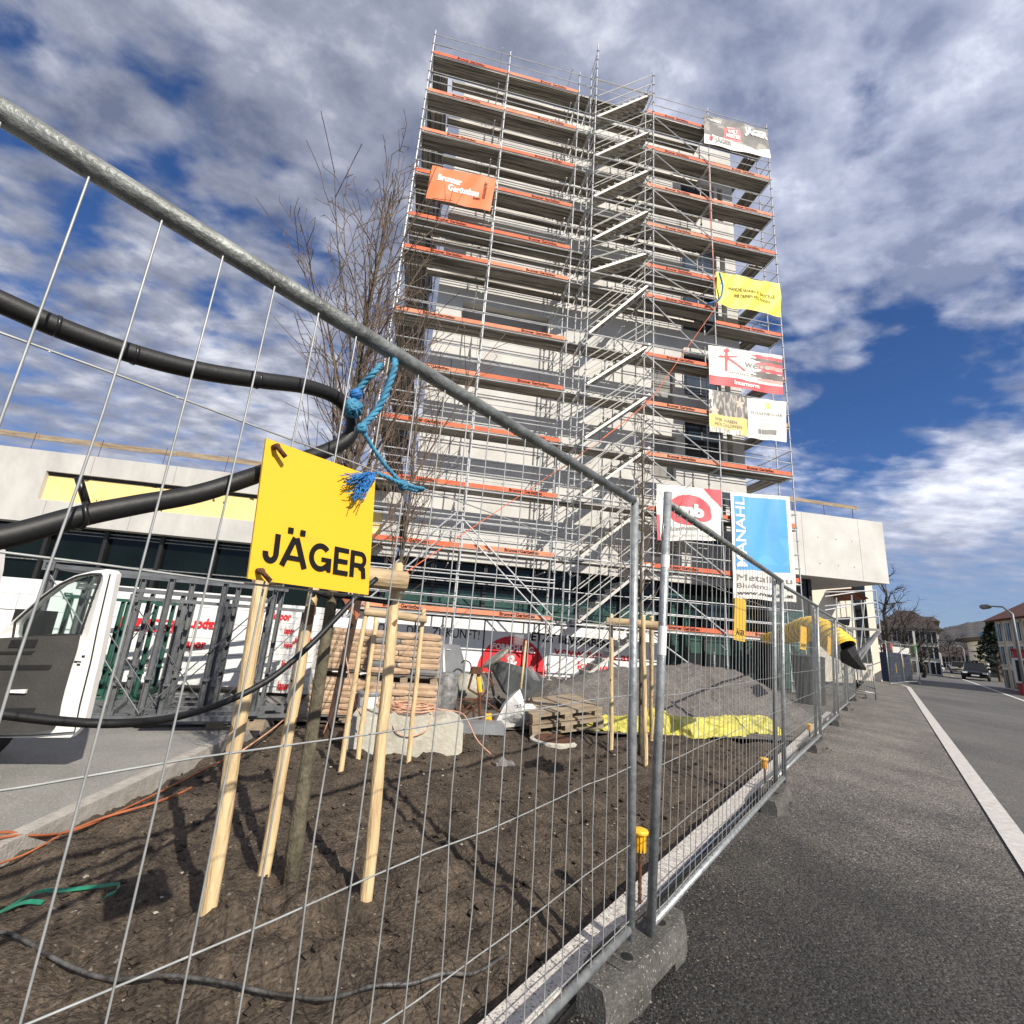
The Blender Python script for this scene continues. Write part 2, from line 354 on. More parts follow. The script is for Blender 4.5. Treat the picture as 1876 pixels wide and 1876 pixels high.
def bias(px_,py_,rad,amt):   # a patch of more (+) or less (-) cloud around one direction of the sky
    d=ray(px_,py_).normalized(); vm=N.new('ShaderNodeVectorMath'); vm.operation='DOT_PRODUCT'; L.new(tc.outputs['Generated'],vm.inputs[0]); vm.inputs[1].default_value=d
    ca=math.cos(R(rad)); t=mth('DIVIDE',mth('SUBTRACT',vm.outputs['Value'],ca),1-ca,clamp=True)
    return mth('MULTIPLY',mth('SMOOTHSTEP' if False else 'POWER',t,1.0),amt)
for b_ in ((1720,690,10,-.13),(1540,830,9,-.19),(1600,760,5,-.05),(1850,790,6,.05),(1740,900,6,.07),(1630,990,6,.07),(1860,980,9,.07),(1600,640,7,-.05),(150,420,16,-.07),(1800,330,20,.07),(950,120,30,.13),(1500,260,22,.05),(100,650,25,.07),(1876,600,14,.02),(500,60,22,.04),(560,430,9,-.05)):
    cover=mth('ADD',cover,bias(*b_))
cr=N.new('ShaderNodeValToRGB'); cr.color_ramp.elements[0].position=.425; cr.color_ramp.elements[1].position=.585; cr.color_ramp.interpolation='EASE'
cr.color_ramp.elements[0].color=(0,0,0,1); cr.color_ramp.elements[1].color=(1,1,1,1); lowz0=mth('DIVIDE',mth('SUBTRACT',sep.outputs[2],.05),.50,clamp=True); cover=mth('ADD',mth('MULTIPLY',cover,lowz0),mth('MULTIPLY',mth('SUBTRACT',1,lowz0),.495)); L.new(cover,cr.inputs[0])
shade=mth('ADD',mth('MULTIPLY',fine,.5),mth('MULTIPLY',big,.5))
lowz=mth('DIVIDE',mth('SUBTRACT',sep.outputs[2],.03),.35,clamp=True)
cc=N.new('ShaderNodeValToRGB'); e=cc.color_ramp.elements; e[0].position=.38; e[0].color=(.14,.165,.25,1); e[1].position=.64; e[1].color=(.70,.72,.79,1)
k=cc.color_ramp.elements.new(.5); k.color=(.30,.325,.415,1)
L.new(mth('ADD',mth('MULTIPLY',shade,lowz),mth('MULTIPLY',mth('SUBTRACT',1,lowz),.50)),cc.inputs[0])
# the clouds towards the low sky on the right stand brighter: they face the sun
brt=mth('ADD',1.0,bias(1700,420,40,.55))
cb=N.new('ShaderNodeVectorMath'); cb.operation='SCALE'; L.new(cc.outputs[0],cb.inputs[0]); L.new(brt,cb.inputs[3])
sk=N.new('ShaderNodeVectorMath'); sk.operation='MULTIPLY'; L.new(sky.outputs[0],sk.inputs[0]); sk.inputs[1].default_value=(.040,.060,.092)
mx=N.new('ShaderNodeMix'); mx.data_type='RGBA'; L.new(cr.outputs[0],mx.inputs[0]); L.new(sk.outputs[0],mx.inputs[6]); L.new(cb.outputs[0],mx.inputs[7])
L.new(mx.outputs[2],bg.inputs[0]); bg.inputs[1].default_value=1.0
sc.view_settings.view_transform='Standard'; sc.view_settings.look='None'; sc.view_settings.gamma=1; sc.view_settings.exposure=.28
# ------------------------------------------------------------------ fence line frame
FA=V((1.061,2.276,0)); FD=V((.748,.663,0)).normalized(); FN=V((-FD.y,FD.x,0))
def F(s,t=0,z=0): return FA+FD*s+FN*t+V((0,0,z))
def fpix(x,y,t=0):
    r=ray(x,y); q=(FA+FN*t).dot(FN)/V((r.x,r.y,0)).dot(FN); p=V((q*r.x,q*r.y,0)); return (p-FA).dot(FD),CH+q*r.z
FANG=math.atan2(FD.y,FD.x)
# ------------------------------------------------------------------ ground
mb=MB(); mb.quad((-1500,-1500,-.4),(1500,-1500,-.4),(1500,1500,-.4),(-1500,1500,-.4)); g=struct(mb.build('ground',m_yard))
mb=MB(); mb.quad((-3,7.3,-.035),(16,7.3,-.035),(16,40,-.035),(-3,40,-.035)); struct(mb.build('yard_ground',m_yard))
KL=[V((-2.75,-1,0)),V((-2.36,2.0,0)),V((-2.15,3.48,0)),V((-2.0,5.0,0)),V((-1.8,7.0,0)),V((-1.72,8.2,0))]   # kerb of the pavement at the left
def kerbx(y):
    for a,b in zip(KL,KL[1:]):
        if y<=b.y: return a.x+(b.x-a.x)*(y-a.y)/(b.y-a.y)
    return KL[-1].x
mb=MB(); n=60
for i in range(n):
    y0=-6+i*.5; y1=y0+.5; mb.quad((-30,y0,0),(kerbx(max(y0,-1))-.1,y0,0),(kerbx(max(y1,-1))-.1,y1,0),(-30,y1,0))
struct(mb.build('pavement',m_pave))
mb=MB()
for a,b in zip(KL,KL[1:]):
    d=(b-a).normalized(); q=V((-d.y,d.x,0))*.11; z=V((0,0,.012)); u=V((0,0,-.25)); c=a+z;e_=b+z-d*.004
    mb.prism([c,c+q,e_+q,e_],u)
o=mb.build('kerb',m_kerbc); struct(o)
# road + footway
rd_=MB(); rd_.quad(F(-12,-1.4,-.006),F(-12,-40,-.006),F(34,-40,-.006),F(34,-1.4,-.006)); rd_.quad(F(31,-1.4,-.008),F(31,-60,-.008),F(500,-60,-.008),F(500,60,-.008)); struct(rd_.build('road',m_road))
wk=[gz(1876,1600),gz(1770,1430),gz(1655,1255)]
s_b=31.0; tk=-1.62
foot=MB(); foot.quad(F(-12,.12,.0),F(-12,tk+.02,.0),F(s_b,tk+.02,.0),F(s_b,.12,.0)); foot.quad(F(s_b,.12,0),F(s_b,tk,0),F(s_b+30,3,0),F(s_b+30,9,0))
struct(foot.build('footway',m_walk))

kp=[F(-12,tk,0),F(0,tk,0),F(s_b-1,tk,0),F(s_b+1,tk+.25,0),F(s_b+6,tk+2.6,0),F(s_b+16,tk+5.5,0)]
mb=MB(); strip(mb,kp,.17,.008,-1)
struct(mb.build('kerb_line',m_kerbw))
mb=MB()
l1=[gz(1762,1244),gz(1800,1257),gz(1876,1284)]; strip(mb,[gz(1742,1239)]+l1+[l1[-1]+(l1[-1]-l1[-2])*3],.16,.006)
l2=[gz(1800,1238),gz(1876,1248)]; strip(mb,l2+[l2[-1]+(l2[-1]-l2[0])*1.5],.2,.006)
strip(mb,[gz(1840,1232),gz(1876,1235)],.25,.006)
struct(mb.build('road_marking',m_line))
# granite edging behind the fence, in lengths with joints
ed=thing('granite_edging','pale speckled granite edging strip between soil bed and asphalt path','edging',F(0,.2,0))
for i in range(-5,12):
    mb=MB(); s0=i*1.0; c=F(s0+.5,.215,-.04); mb.box(c,(.994,.13,.125),Matrix.Rotation(FANG,3,'Z')); mb.build('edging_stone',m_granite,ed)
mb=MB(); mb.poly([F(s,.09+.025*math.sin(s*1.7),.012+.006*math.sin(s*3)) for s in [x*.2-1.2 for x in range(60)]],.010,6)
tag(mb.build('black_cable',m_zip,smooth=True),'thin black cable lying along the granite edging under the fence','cable')
mb=MB(); mb.poly([F(s,.125+.015*math.sin(s*1.1+1),.010) for s in [x*.2-1.0 for x in range(36)]],.006,5)
tag(mb.build('white_cable',m_white,smooth=True),'thin white cable lying beside the granite edging under the fence','cable')
# ------------------------------------------------------------------ soil bed
def hsoil(x,y):
    p=V((x,y,0)); n1=noise.fractal(p*1.1,1.0,2.0,3); n2=noise.fractal(p*4.5+V((7,3,1)),.8,2.1,5); n3=noise.noise(p*19)+.5*noise.noise(p*41)
    h=-.075+.05*n1+.052*n2+.011*n3+.020*abs(noise.noise(p*7))
    for cx,cy,rr,hh in ((-.52,2.85,.55,.07),(-.2,5.3,.6,.06),(2.7,6.0,.6,.07),(.9,6.2,.5,.09),(2.2,6.6,.7,.07),(4.2,6.2,1.4,.05)):
        d=math.hypot(x-cx,y-cy)/rr
        if d<1: h+=hh*(1-d*d)**2*(1+.8*n2)
    t=(V((x,y,0))-FA).dot(FN)
    if t<.8: h-=.02*(1-(t-.28)/.52) 
    if x<kerbx(y)+.4: h-=.03
    return h
mb=MB(); st=.034; xs=[-2.7+i*st for i in range(int(11.2/st))]; ys=[1.15+j*st for j in range(int(7.4/st))]
idx={}
def inb(x,y):
    t=(V((x,y,0))-FA).dot(FN); return x>kerbx(y)-.03 and t>.24 and y<8.4 and (y<7.6+.3*math.sin(x*2) )
for j,y in enumerate(ys):
    if y>4.6 and j%2: continue
    for i,x in enumerate(xs):
        if y>4.6 and i%2: continue
        if inb(x,y): idx[(i,j)]=len(mb.v); mb.v.append(V((x,y,hsoil(x,y))))
def fillg(step,j0,j1):
    for j in range(j0,j1,step):
        for i in range(0,len(xs),step):
            q=[idx.get((i,j)),idx.get((i+step,j)),idx.get((i+step,j+step)),idx.get((i,j+step))]
            if None not in q: mb.face(q)
jm=next(j for j,y in enumerate(ys) if y>4.6); jm+=jm%2
fillg(1,0,jm-1)
jl=jm
fillg(2,jl,len(ys))
# stitch row between the fine and the coarse part
for i in range(0,len(xs),2):
    a=[idx.get((i+k,jl-1)) for k in (0,1,2)]; b=[idx.get((i,jl)),idx.get((i+2,jl))]
    if None not in a and None not in b: mb.face([a[0],a[1],b[0]]); mb.face([a[1],a[2],b[1]]); mb.face([a[1],b[1],b[0]])
if any(k[1]==jl-1 for k in idx): pass
struct(mb.build('soil_bed',m_soil,smooth=True))
# clods and pebbles too many to count
def scatter(name,m,cnt,fn,smin,smax,seed,label,cat,flat_=.6):
    rnd=random.Random(seed); mb=MB()
    for _ in range(cnt):
        x,y,z=fn(rnd); r=smin+(smax-smin)*rnd.random()**3
        b=len(mb.v)
        for p in ((1,0,0),(-1,0,0),(0,1,0),(0,-1,0),(0,0,1),(0,0,-1),(.6,.6,.5),(-.6,.6,.4),(-.6,-.6,.5),(.6,-.6,.45)):
            q=V(p)*r*(.7+.6*rnd.random()); q.z*=flat_; mb.v.append(V((x,y,z))+q)
        for f in ((6,0,2),(6,2,4),(6,4,0),(7,2,1),(7,1,4),(7,4,2),(8,1,3),(8,3,4),(8,4,1),(9,3,0),(9,0,4),(9,4,3),(5,2,0),(5,1,2),(5,3,1),(5,0,3)): mb.face([b+i for i in f])
    o=mb.build(name,m,smooth=False); tag(o,label,cat,kind='stuff'); return o
def soilpt(rnd):
    while True:
        x=-2.3+rnd.random()*8.5; y=1.4+(rnd.random()**1.3)*6.2
        if inb(x,y) : return x,y,hsoil(x,y)+.002
scatter('soil_clods',m_clod,4500,soilpt,.004,.034,3,'dark crumbly clods strewn over the wet soil bed','soil clods')
scatter('pebbles',m_stone,380,soilpt,.003,.017,4,'pale pebbles and stone chips in the soil bed','pebbles')
def pathpt(rnd):
    s=-1.2+rnd.random()**2*9; t=-1.5+1.6*rnd.random(); p=F(s,t,.002); return p.x,p.y,p.z
scatter('asphalt_chippings',m_stone,260,pathpt,.0015,.005,5,'loose pale chippings on the dark asphalt path','chippings')
def edgept(rnd):
    s=-1.2+rnd.random()*11; t=.06-.5*rnd.random()**2.2; p=F(s,t,.002); return p.x,p.y,p.z
m_grit=mat('brown_grit',(.20,.165,.125),(.08,.065,.05),.9,0,30)
scatter('edge_grit',m_grit,2600,edgept,.002,.010,8,'brown grit and small stones gathered along the foot of the fence','grit',.6)
def pathpt2(rnd):
    s=-1.4+rnd.random()**1.6*6; t=-1.6+1.7*rnd.random(); p=F(s,t,-.0005); return p.x,p.y,p.z
m_agg=mat('asphalt_aggregate',(.075,.073,.07),(.028,.028,.028),.55,0,40)
scatter('asphalt_grains',m_agg,16000,pathpt2,.0035,.0095,6,'coarse dark stone grains of the new asphalt surface','asphalt grains',.45)
# ------------------------------------------------------------------ fence panels (local frame: x along the fence from the left post, length PL)
PL=3.40
def make_panel(name,label,group,bend,seed,first_off=.063,PLn=PL):
    rnd=random.Random(seed); t=thing(name,label,'fence panel',(0,0,0),group)
    for x in (0,PLn):
        mb=MB(); top=2.11 if x==PLn else 2.17; mb.tube((x,0,.118),(x,0,top),.021,14); mb.build('post',m_galv,t,smooth=True,local=True)
    mb=MB(); mb.tube((.02,0,2.11),(PLn-.02,0,2.11),.0215,14); mb.build('top_rail',m_rail,t,smooth=True,local=True)
    mb=MB(); mb.tube((.02,0,.168),(PLn-.02,0,.168),.0165,12); mb.build('bottom_rail',m_galv,t,smooth=True,local=True)
    mb=MB(); hz=[1.767,1.453,1.133,.813,.493,.2]
    k=0; x=PLn-first_off
    while x>.05:
        bx=[0]*7
        if bend and rnd.random()<.45:
            for q in range(1,5): bx[q]=(rnd.random()-.5)*.030
        zs=[.155,.3,.62,.95,1.3,1.7,2.095]
        pts=[V((x+bx[i],-.006+.002*math.sin(k+i),z)) for i,z in enumerate(zs)]
        mb.poly(catmull(pts,3) if bend else pts[::3],.0021,5,False); k+=1; x-=.105
    for h in hz:
        for dz in (0,):
            pts=[V((PLn*i/16,.001-.003*math.sin(i*1.3),h+(rnd.random()-.5)*(.010 if bend else .004))) for i in range(17)]
            mb.poly(pts,.0022,5,False)
    mb.build('wire_mesh',m_wire,t,smooth=True,local=True)
    # clasp hook and bracket near the top of the left post, number tape
    mb=MB(); mb.poly([V((-.021,0,1.98)),V((-.045,0,1.985)),V((-.05,0,1.96)),V((-.05,0,1.90))],.006,6); mb.build('hook',m_galv,t,smooth=True,local=True)
    mb=MB(); mb.box((PLn+.03,0,1.93),(.04,.03,.05)); mb.build('bracket',m_galv,t,local=True)
    return t
def place_panel(o,s0,t0,s1,t1):
    a=F(s0,t0,0); b=F(s1,t1,0); o.location=a; o.rotation_euler=(0,0,math.atan2(b.y-a.y,b.x-a.x)); return o
GP='galvanised mesh fence panels along the path'
p0=make_panel('mesh_fence','nearest galvanised mesh fence panel with bent wires, carrying the large yellow sign',GP,True,1)
place_panel(p0,-3.40,.0,0,.0)
p1=make_panel('mesh_fence','galvanised mesh fence panel before the sand heap, white tape bands on its near post',GP,True,2)
sB,tB,sC,tC=.09,-.05,3.48,-.075
place_panel(p1,sB,tB,sC,tC); p1.scale=( (V((sC-sB,tC-tB)).length)/PL,1,1); p1.rotation_euler.x=R(2.6)
for z0,z1,mm in ((1.83,1.765,m_white),(1.47,1.33,m_white)):
    mb=MB(); mb.tube((0,0,z1),(0,0,z0),.0222,14); mb.build('tape_band',mm,p1,label='white tape band',local=True)
lab=['galvanised mesh fence panel third from the camera, in front of the glass entrance','galvanised mesh fence panel fourth from the camera, ending beside the second-last block','galvanised mesh fence panel fifth from the camera, beside the end of the yellow duct','galvanised mesh fence panel at the far end of the straight fence run']
s=sC-.10
pp=make_panel('mesh_fence',lab[0],GP,False,5)
for i in range(4):
    q=pp if i==0 else copy_tree(pp); q['label']=lab[i]
    place_panel(q,s,-.012,s+PL,-.02-.055); q.rotation_euler.x=R(2.8); s+=PL+.03
sE=s-.10
# far panels beyond, turning towards the building and beside the container
for i,(a,b,l) in enumerate(((F(sE+.1,.1),F(sE+3.2,1.2),'mesh fence panel slanting away behind the last straight one'),(gd(1600,1230,24),gd(1570,1230,27),'mesh fence panel at the street-side end under the far scaffold'),
     (gd(1628,1228,30),gd(1655,1228,34),'far mesh fence panel in front of the blue container, with yellow plate'),(gd(1655,1228,34.1),gd(1683,1228,37),'farthest mesh fence panel beside the white banner post'))):
    q=copy_tree(pp); q['label']=l; q['group']=GP; a=V((a.x,a.y,0)); b=V((b.x,b.y,0)); q.location=a; q.rotation_euler=(0,0,math.atan2(b.y-a.y,b.x-a.x)); q.scale=((b-a).length/PL,1,1)
# low crowd barrier across the path end
br=thing('barrier','low galvanised barrier set across the far end of the fence','barrier',(0,0,0))
a=gd(1547,1275,20.5); b=gd(1606,1292,20.5); a.z=b.z=0; dv=(b-a)
mb=MB(); mb.tube(a+V((0,0,0)),a+V((0,0,1.1)),.02,8); mb.tube(b,b+V((0,0,1.1)),.02,8); mb.tube(a+V((0,0,1.1)),b+V((0,0,1.1)),.02,8); mb.tube(a+V((0,0,.25)),b+V((0,0,.2)),.02,8); mb.build('frame',m_galv,br,smooth=True)
mb=MB()
for i in range(1,12): p=a+dv*i/12; mb.tube(p+V((0,0,.25)),p+V((0,0,1.1)),.007,5)
mb.build('bars',m_galv,br,smooth=True)
# concrete feet
def make_foot(label):
    t=thing('fence_weight',label,'concrete block',(0,0,0),'concrete feet under the fence posts')
    mb=MB(); Lh,W,H=.39,.12,.13
    def sect(x):
        e=max(0,abs(x)-.27)/.09; w=W*(1-.35*e); h=H*(1-.10*e)
        und=.035 if abs(x)<.12 else 0
        return [(x,-w,und),(x,-w*.99,h*.55),(x,-w*.80,h*.96),(x,-w*.72,h),(x,w*.72,h),(x,w*.80,h*.96),(x,w*.99,h*.55),(x,w,und)]
    X=[-Lh,-.345,-.30,-.22,-.121,-.119,0,.119,.121,.22,.30,.345,Lh]; b=0; S=[sect(x) for x in X]
    for a_ in S: mb.v+=[V((p[0],p[1]+.004*noise.noise(V(p)*30),p[2]+.003*noise.noise(V(p)*25+V((3,3,3))))) for p in a_]
    n=8
    for i in range(len(X)-1):
        for k in range(n): k2=(k+1)%n; mb.face([i*n+k,(i+1)*n+k,(i+1)*n+k2,i*n+k2])
    mb.face(list(range(n))); e=(len(X)-1)*n; mb.face([e+k for k in range(n)][::-1])
    o=mb.build('block',m_foot,t,local=True)
    mb=MB()
    for x,y in ((-.17,.035),(-.17,-.035),(.17,.03),(.17,-.03),(.23,.03)): mb.lathe([(.026,H+.0015),(.026,H+.0025)],(x,y,0),16)
    split(mb,'post_hole',m_black2,t,local=True)
    mb=MB(); x0=-.25
    for a_,b_,c_,d_ in ((-.262,-.256,-.06,.06),(-.214,-.208,-.06,.06),(-.256,-.214,-.06,-.054),(-.256,-.214,.054,.06)): mb.bb(a_,b_,c_,d_,H-.001,H+.0035)
    mb.build('cast_frame',m_foot,t,local=True)
    return t
f0=make_foot('nearest weathered concrete fence foot with a broken corner, at the front of the path')
def place_foot(o,s,t,ang=math.pi/2,sc_=1.0):
    o.location=F(s,t,0); o.rotation_euler=(0,0,FANG+ang); o.scale=(sc_,sc_,1)
place_foot(f0,.045,-.015,-.05,1.0)
fl=['concrete fence foot second from the camera, under the doubled posts','concrete fence foot third from the camera along the path','concrete fence foot fourth from the camera along the path','concrete fence foot fifth from the camera along the path','farthest concrete foot of the straight fence run']
for i,s in enumerate([sC-.04+i*(PL+.03) for i in range(5)]):
    c=copy_tree(f0); c['label']=fl[i]; place_foot(c,s-.3,tC+.03,.05*((-1)**i))
c=copy_tree(f0); c['label']='concrete foot under the low barrier at the path end'; c.location=V((a.x*.5+b.x*.5,a.y*.5+b.y*.5,0)); c.rotation_euler=(0,0,.3)
# ------------------------------------------------------------------ big yellow sign on the nearest panel
s0,_=fpix(455,950,-.02); s1,_=fpix(681,980,-.02); 
TL=fpix(487,803,-.02); TR=fpix(687,875,-.02); BRr=fpix(674,1090,-.02); BL=fpix(453,1060,-.02)
sg=thing('company_sign','large square yellow sign lettered in black, bolted to the nearest fence panel','sign',F(TL[0],-.02,1.6))
cs=[TL,TR,BRr,BL]
mb=MB(); pts=[F(a_,-.022,b_) for a_,b_ in cs]; mb.prism(pts,FN*.006); mb.build('panel',m_yel,sg)
def smap(u,v):   # u 0..1, v 0..1 from bottom
    a_=(BL[0]+(BRr[0]-BL[0])*u)*(1-v)+(TL[0]+(TR[0]-TL[0])*u)*v; b_=(BL[1]+(BRr[1]-BL[1])*u)*(1-v)+(TL[1]+(TR[1]-TL[1])*u)*v
    return F(a_,-.0235,b_)
def strip2(mb,pts,w,mapf,closed=False):
    n=len(pts); L_=[];R_=[]
    for i,p in enumerate(pts):
        a=pts[max(i-1,0)]; b=pts[min(i+1,n-1)]
        if 0<i<n-1:
            d1=V((p[0]-a[0],p[1]-a[1],0)).normalized(); d2=V((b[0]-p[0],b[1]-p[1],0)).normalized(); t=(d1+d2).normalized(); k=w/2/max(.35,t.dot(d1))
        else: t=V((b[0]-a[0],b[1]-a[1],0)).normalized(); k=w/2
        L_.append((p[0]-t.y*k,p[1]+t.x*k)); R_.append((p[0]+t.y*k,p[1]-t.x*k))
    for i in range(n-1): mb.quad(mapf(*R_[i]),mapf(*R_[i+1]),mapf(*L_[i+1]),mapf(*L_[i]))
def arc2(cx,cy,rx,ry,a0,a1,n=12): return [(cx+rx*math.cos(R(a0+(a1-a0)*i/n)),cy+ry*math.sin(R(a0+(a1-a0)*i/n))) for i in range(n+1)]
def bold_word(par,mapf,u0,v0,W_,H_):
    # heavy grotesque letters J Ä G E R, drawn in a 0..1 cell of the width given
    cells=((.0,.135,'J'),(.155,.23,'A'),(.405,.22,'G'),(.65,.155,'E'),(.825,.175,'R'))
    for x0,wd,ch in cells:
        mb=MB(); e=[0]
        def mp(x,y):
            return mapf(u0+(x0+x*wd)*W_, v0+y*H_)
        asp=(wd*W_)/H_; 
        def st(pts,w=.19):
            P=[(x*asp,y) for x,y in pts]; e[0]+=1
            strip2(mb,P,w,lambda X,Y:mp(X/asp,Y)-FN*(.0003*e[0]))
        s_=.095/asp
        if ch=='J': st([(1-s_,1),(1-s_,.36)]+[(x,y) for x,y in arc2(.5,.34,.5-s_,.245,0,-180)][0:]+[(s_,.38)])
        if ch=='A': st([(.06,0),(.47,1)],.2); st([(.94,0),(.53,1)],.2); st([(.25,.30),(.75,.30)],.16); st([(.26,1.11),(.26,1.31)],.20); st([(.74,1.11),(.74,1.31)],.20)
        if ch=='G': st(arc2(.5,.5,.5-s_,.405,42,318,22)+[(.93-s_*.3,.10)]); st([(.55,.44),(1.0,.44)],.15); st([(1-s_*.8,.50),(1-s_*.8,.02)],.15)
        if ch=='E': st([(s_,0),(s_,1)]); st([(0,.915),(1,.915)],.17); st([(0,.50),(.94,.50)],.17); st([(0,.085),(1,.085)],.17)
        if ch=='R': st([(s_,0),(s_,1)]); st([(0,.915),(.6,.915)]+arc2(.66,.69,.25,.225,90,-90,10)+[(.6,.465),(0,.465)],.17); st([(.58,.43),(.84,.34),(.90,.0)],.19)
        mb.build('letter',m_black,par)
bold_word(sg,smap,.075,.125,.875,.215)
mb=MB()
for u,v in ((.06,.95),(.06,.06)): c=smap(u,v); mb.tube(c,c-FN*.018,.006,8); mb.tube(c-FN*.014,c-FN*.018+FD*.02-V((0,0,.018)),.005,6)
mb.build('bolts',m_rust,sg,smooth=True)
# narrow yellow plates on the farther panels
def plate(pts,t,label,txt=True):
    q=[fpix(x,y,t) for x,y in pts]; c=F(q[0][0],t,q[0][1]); o=thing('fence_plate',label,'sign',c,'narrow yellow plates on the fence')
    mb=MB(); mb.prism([F(a_,t,b_) for a_,b_ in q],FN*.004); mb.build('panel',m_yel,o)
    if txt:
        (a0,z0),(a1,z1),(a2,z2),(a3,z3)=q
        mp=lambda u,v:F(a3*(1-u)*(1-v)+a2*u*(1-v)+a0*(1-u)*v+a1*u*v,t-.002,z3*(1-u)*(1-v)+z2*u*(1-v)+z0*(1-u)*v+z1*u*v)
        mb=MB(); add_text(mb,'JÄGER',mp,.08,.13,.13,w=.84,bold=.02); mb.build('lettering',m_black,o)
plate([(1347,1094),(1367,1099),(1365,1176),(1345,1172)],tC*.5-.02,'tall narrow yellow plate hung on the second fence panel')
plate([(1467,1146),(1478,1150),(1477,1191),(1466,1189)],tC-.03,'small narrow yellow plate hung on the third fence panel')
plate([(1517,1166),(1522,1168),(1522,1200),(1516,1197)],tC-.03,'tiny narrow yellow plate farthest along the fence',False)
# ------------------------------------------------------------------ black pipe looped behind the fence, rope, zip ties
def fp3(x,y,t): a_,b_=fpix(x,y,t); return F(a_,t,b_)
pipe=[(-140,510,.06),(-60,528,.06),(0,553,.06),(120,605,.06),(250,650,.06),(370,680,.06),(480,697,.06),(560,708,.07),(615,728,.08),(645,762,.08),(640,800,.08),(600,825,.08),(520,852,.07),(450,877,.05),(360,905,.05),(250,925,.05),(150,945,.05),(60,970,.05),(0,985,.05),(-120,1010,.05)]
mb=MB(); mb.poly(catmull([fp3(*p) for p in pipe],8),.0185,14)
pb=thing('plastic_pipe','thick black plastic pipe looped behind the nearest fence panel','pipe',fp3(300,670,.06)); mb.build('pipe_run',m_pe,pb,smooth=True)
mb=MB(); c=fp3(152,944,.05); mb.poly([c+V((0,0,.022))*math.cos(a_)+FN*.022*math.sin(a_)+FD*.004*math.sin(a_*2) for a_ in [i*.5 for i in range(14)]],.004,6); mb.tube(c+V((0,0,.02)),c+V((0,0,.062))-FD*.02,.006,6)
mb.build('cable_tie',m_zip,pb,smooth=True)
for x,y in ((105,598),(247,650),(472,697)):
    mb=MB(); p=fp3(x,y,.06); d=(fp3(x+20,y+7,.06)-p).normalized(); mb.tube(p-d*.003,p+d*.003,.0195,14); mb.build('print_ring',m_zip,pb,smooth=True)
mb=MB(); cab=[(-60,1300,1.0),(0,1308,1.0),(120,1322,1.0),(230,1325,1.0),(330,1312,1.1),(420,1283,1.2),(500,1240,1.2),(570,1180,1.2),(620,1128,1.2),(655,1092,1.2),(690,1060,1.2)]
mb.poly(catmull([fp3(*p) for p in cab],6),.014,8); tag(mb.build('hanging_hose',m_pe,smooth=True),'thin black hose sagging low behind the fence from the van towards the stakes','hose')
def rope(mb,pts,r,pitch=None,ns=3):
    P=catmull(pts,14); L_=0; ds=[0]
    for a_,b_ in zip(P,P[1:]): L_+=(b_-a_).length; ds.append(L_)
    pitch=pitch or r*7
    for k in range(ns):
        out=[]
        for i,p in enumerate(P):
            t=(P[min(i+1,len(P)-1)]-P[max(i-1,0)]).normalized(); x=t.cross(FN); x=x.normalized() if x.length>1e-5 else t.orthogonal().normalized(); y=t.cross(x)
            a_=ds[i]/pitch*2*math.pi+k*2*math.pi/ns; out.append(p+(x*math.cos(a_)+y*math.sin(a_))*r*.5)
        mb.poly(out,r*.6,6)
rp=thing('blue_rope','blue twisted rope knotted round the top rail and pipe, frayed end over the sign','rope',fp3(720,665,-.03))
mb=MB(); rope(mb,[fp3(719,660,.03),fp3(724,664,-.03),fp3(718,690,-.035),fp3(703,730,-.03),fp3(688,755,-.02),fp3(662,783,-.02)],.0085); mb.build('main_strand',m_rope,rp,smooth=True)
mb=MB(); rope(mb,[fp3(662,785,-.02),fp3(672,802,-.02),fp3(700,845,-.02),fp3(730,880,-.02),fp3(738,890,-.02)],.0055); rope(mb,[fp3(690,866,-.025),fp3(705,873,-.03),fp3(735,886,-.03),fp3(750,890,-.02),fp3(765,894,-.02),fp3(775,896,0),fp3(760,899,.01),fp3(735,889,0)],.0055); mb.build('thin_strand',m_rope,rp,smooth=True)
rk=random.Random(11)
def knot(x,y,t,r,n_,m_,name,par,th=.0048):
    n_=int(n_*1.5)
    mb=MB(); c=fp3(x,y,t)
    for k in range(n_):
        ax=V((rk.random()-.5,rk.random()-.5,rk.random()-.5)).normalized(); u=ax.orthogonal().normalized(); w_=ax.cross(u)
        mb.poly([c+(u*math.cos(i*.6)+w_*math.sin(i*.6))*r+ax*(.3*r*math.sin(i*.9)) for i in range(12)],th,6)
    mb.build(name,m_,par,smooth=True)
knot(647,748,.03,.021,7,m_rope,'knot',rp); knot(652,722,.03,.012,4,m_rope2,'knot',rp); knot(663,785,-.02,.010,3,m_rope,'knot',rp,.005); knot(738,889,-.02,.011,4,m_rope,'knot',rp,.0045)
mb=MB(); rope(mb,[fp3(655,718,.03),fp3(668,700,.02),fp3(688,680,.0),fp3(698,668,.02)],.008); mb.build('short_strand',m_rope,rp,smooth=True)
mb=MB()
for k in range(64):
    x=636+rk.random()*52; base=fp3(688-rk.random()*10,864+rk.random()*14,-.032); tx,ty=688-20-rk.random()*42,868+rk.random()*50
    if ty>900 and tx<640: tx+=18
    end=fp3(tx,ty,-.028-.028*rk.random()); P=[base]
    for i in range(1,7): f=i/6; P.append(base.lerp(end,f)+V((rk.random()-.5,rk.random()-.5,rk.random()-.5))*.012)
    mb.poly(catmull(P,2),.0012,4)
mb.build('frayed_end',m_rope2,rp,smooth=True)
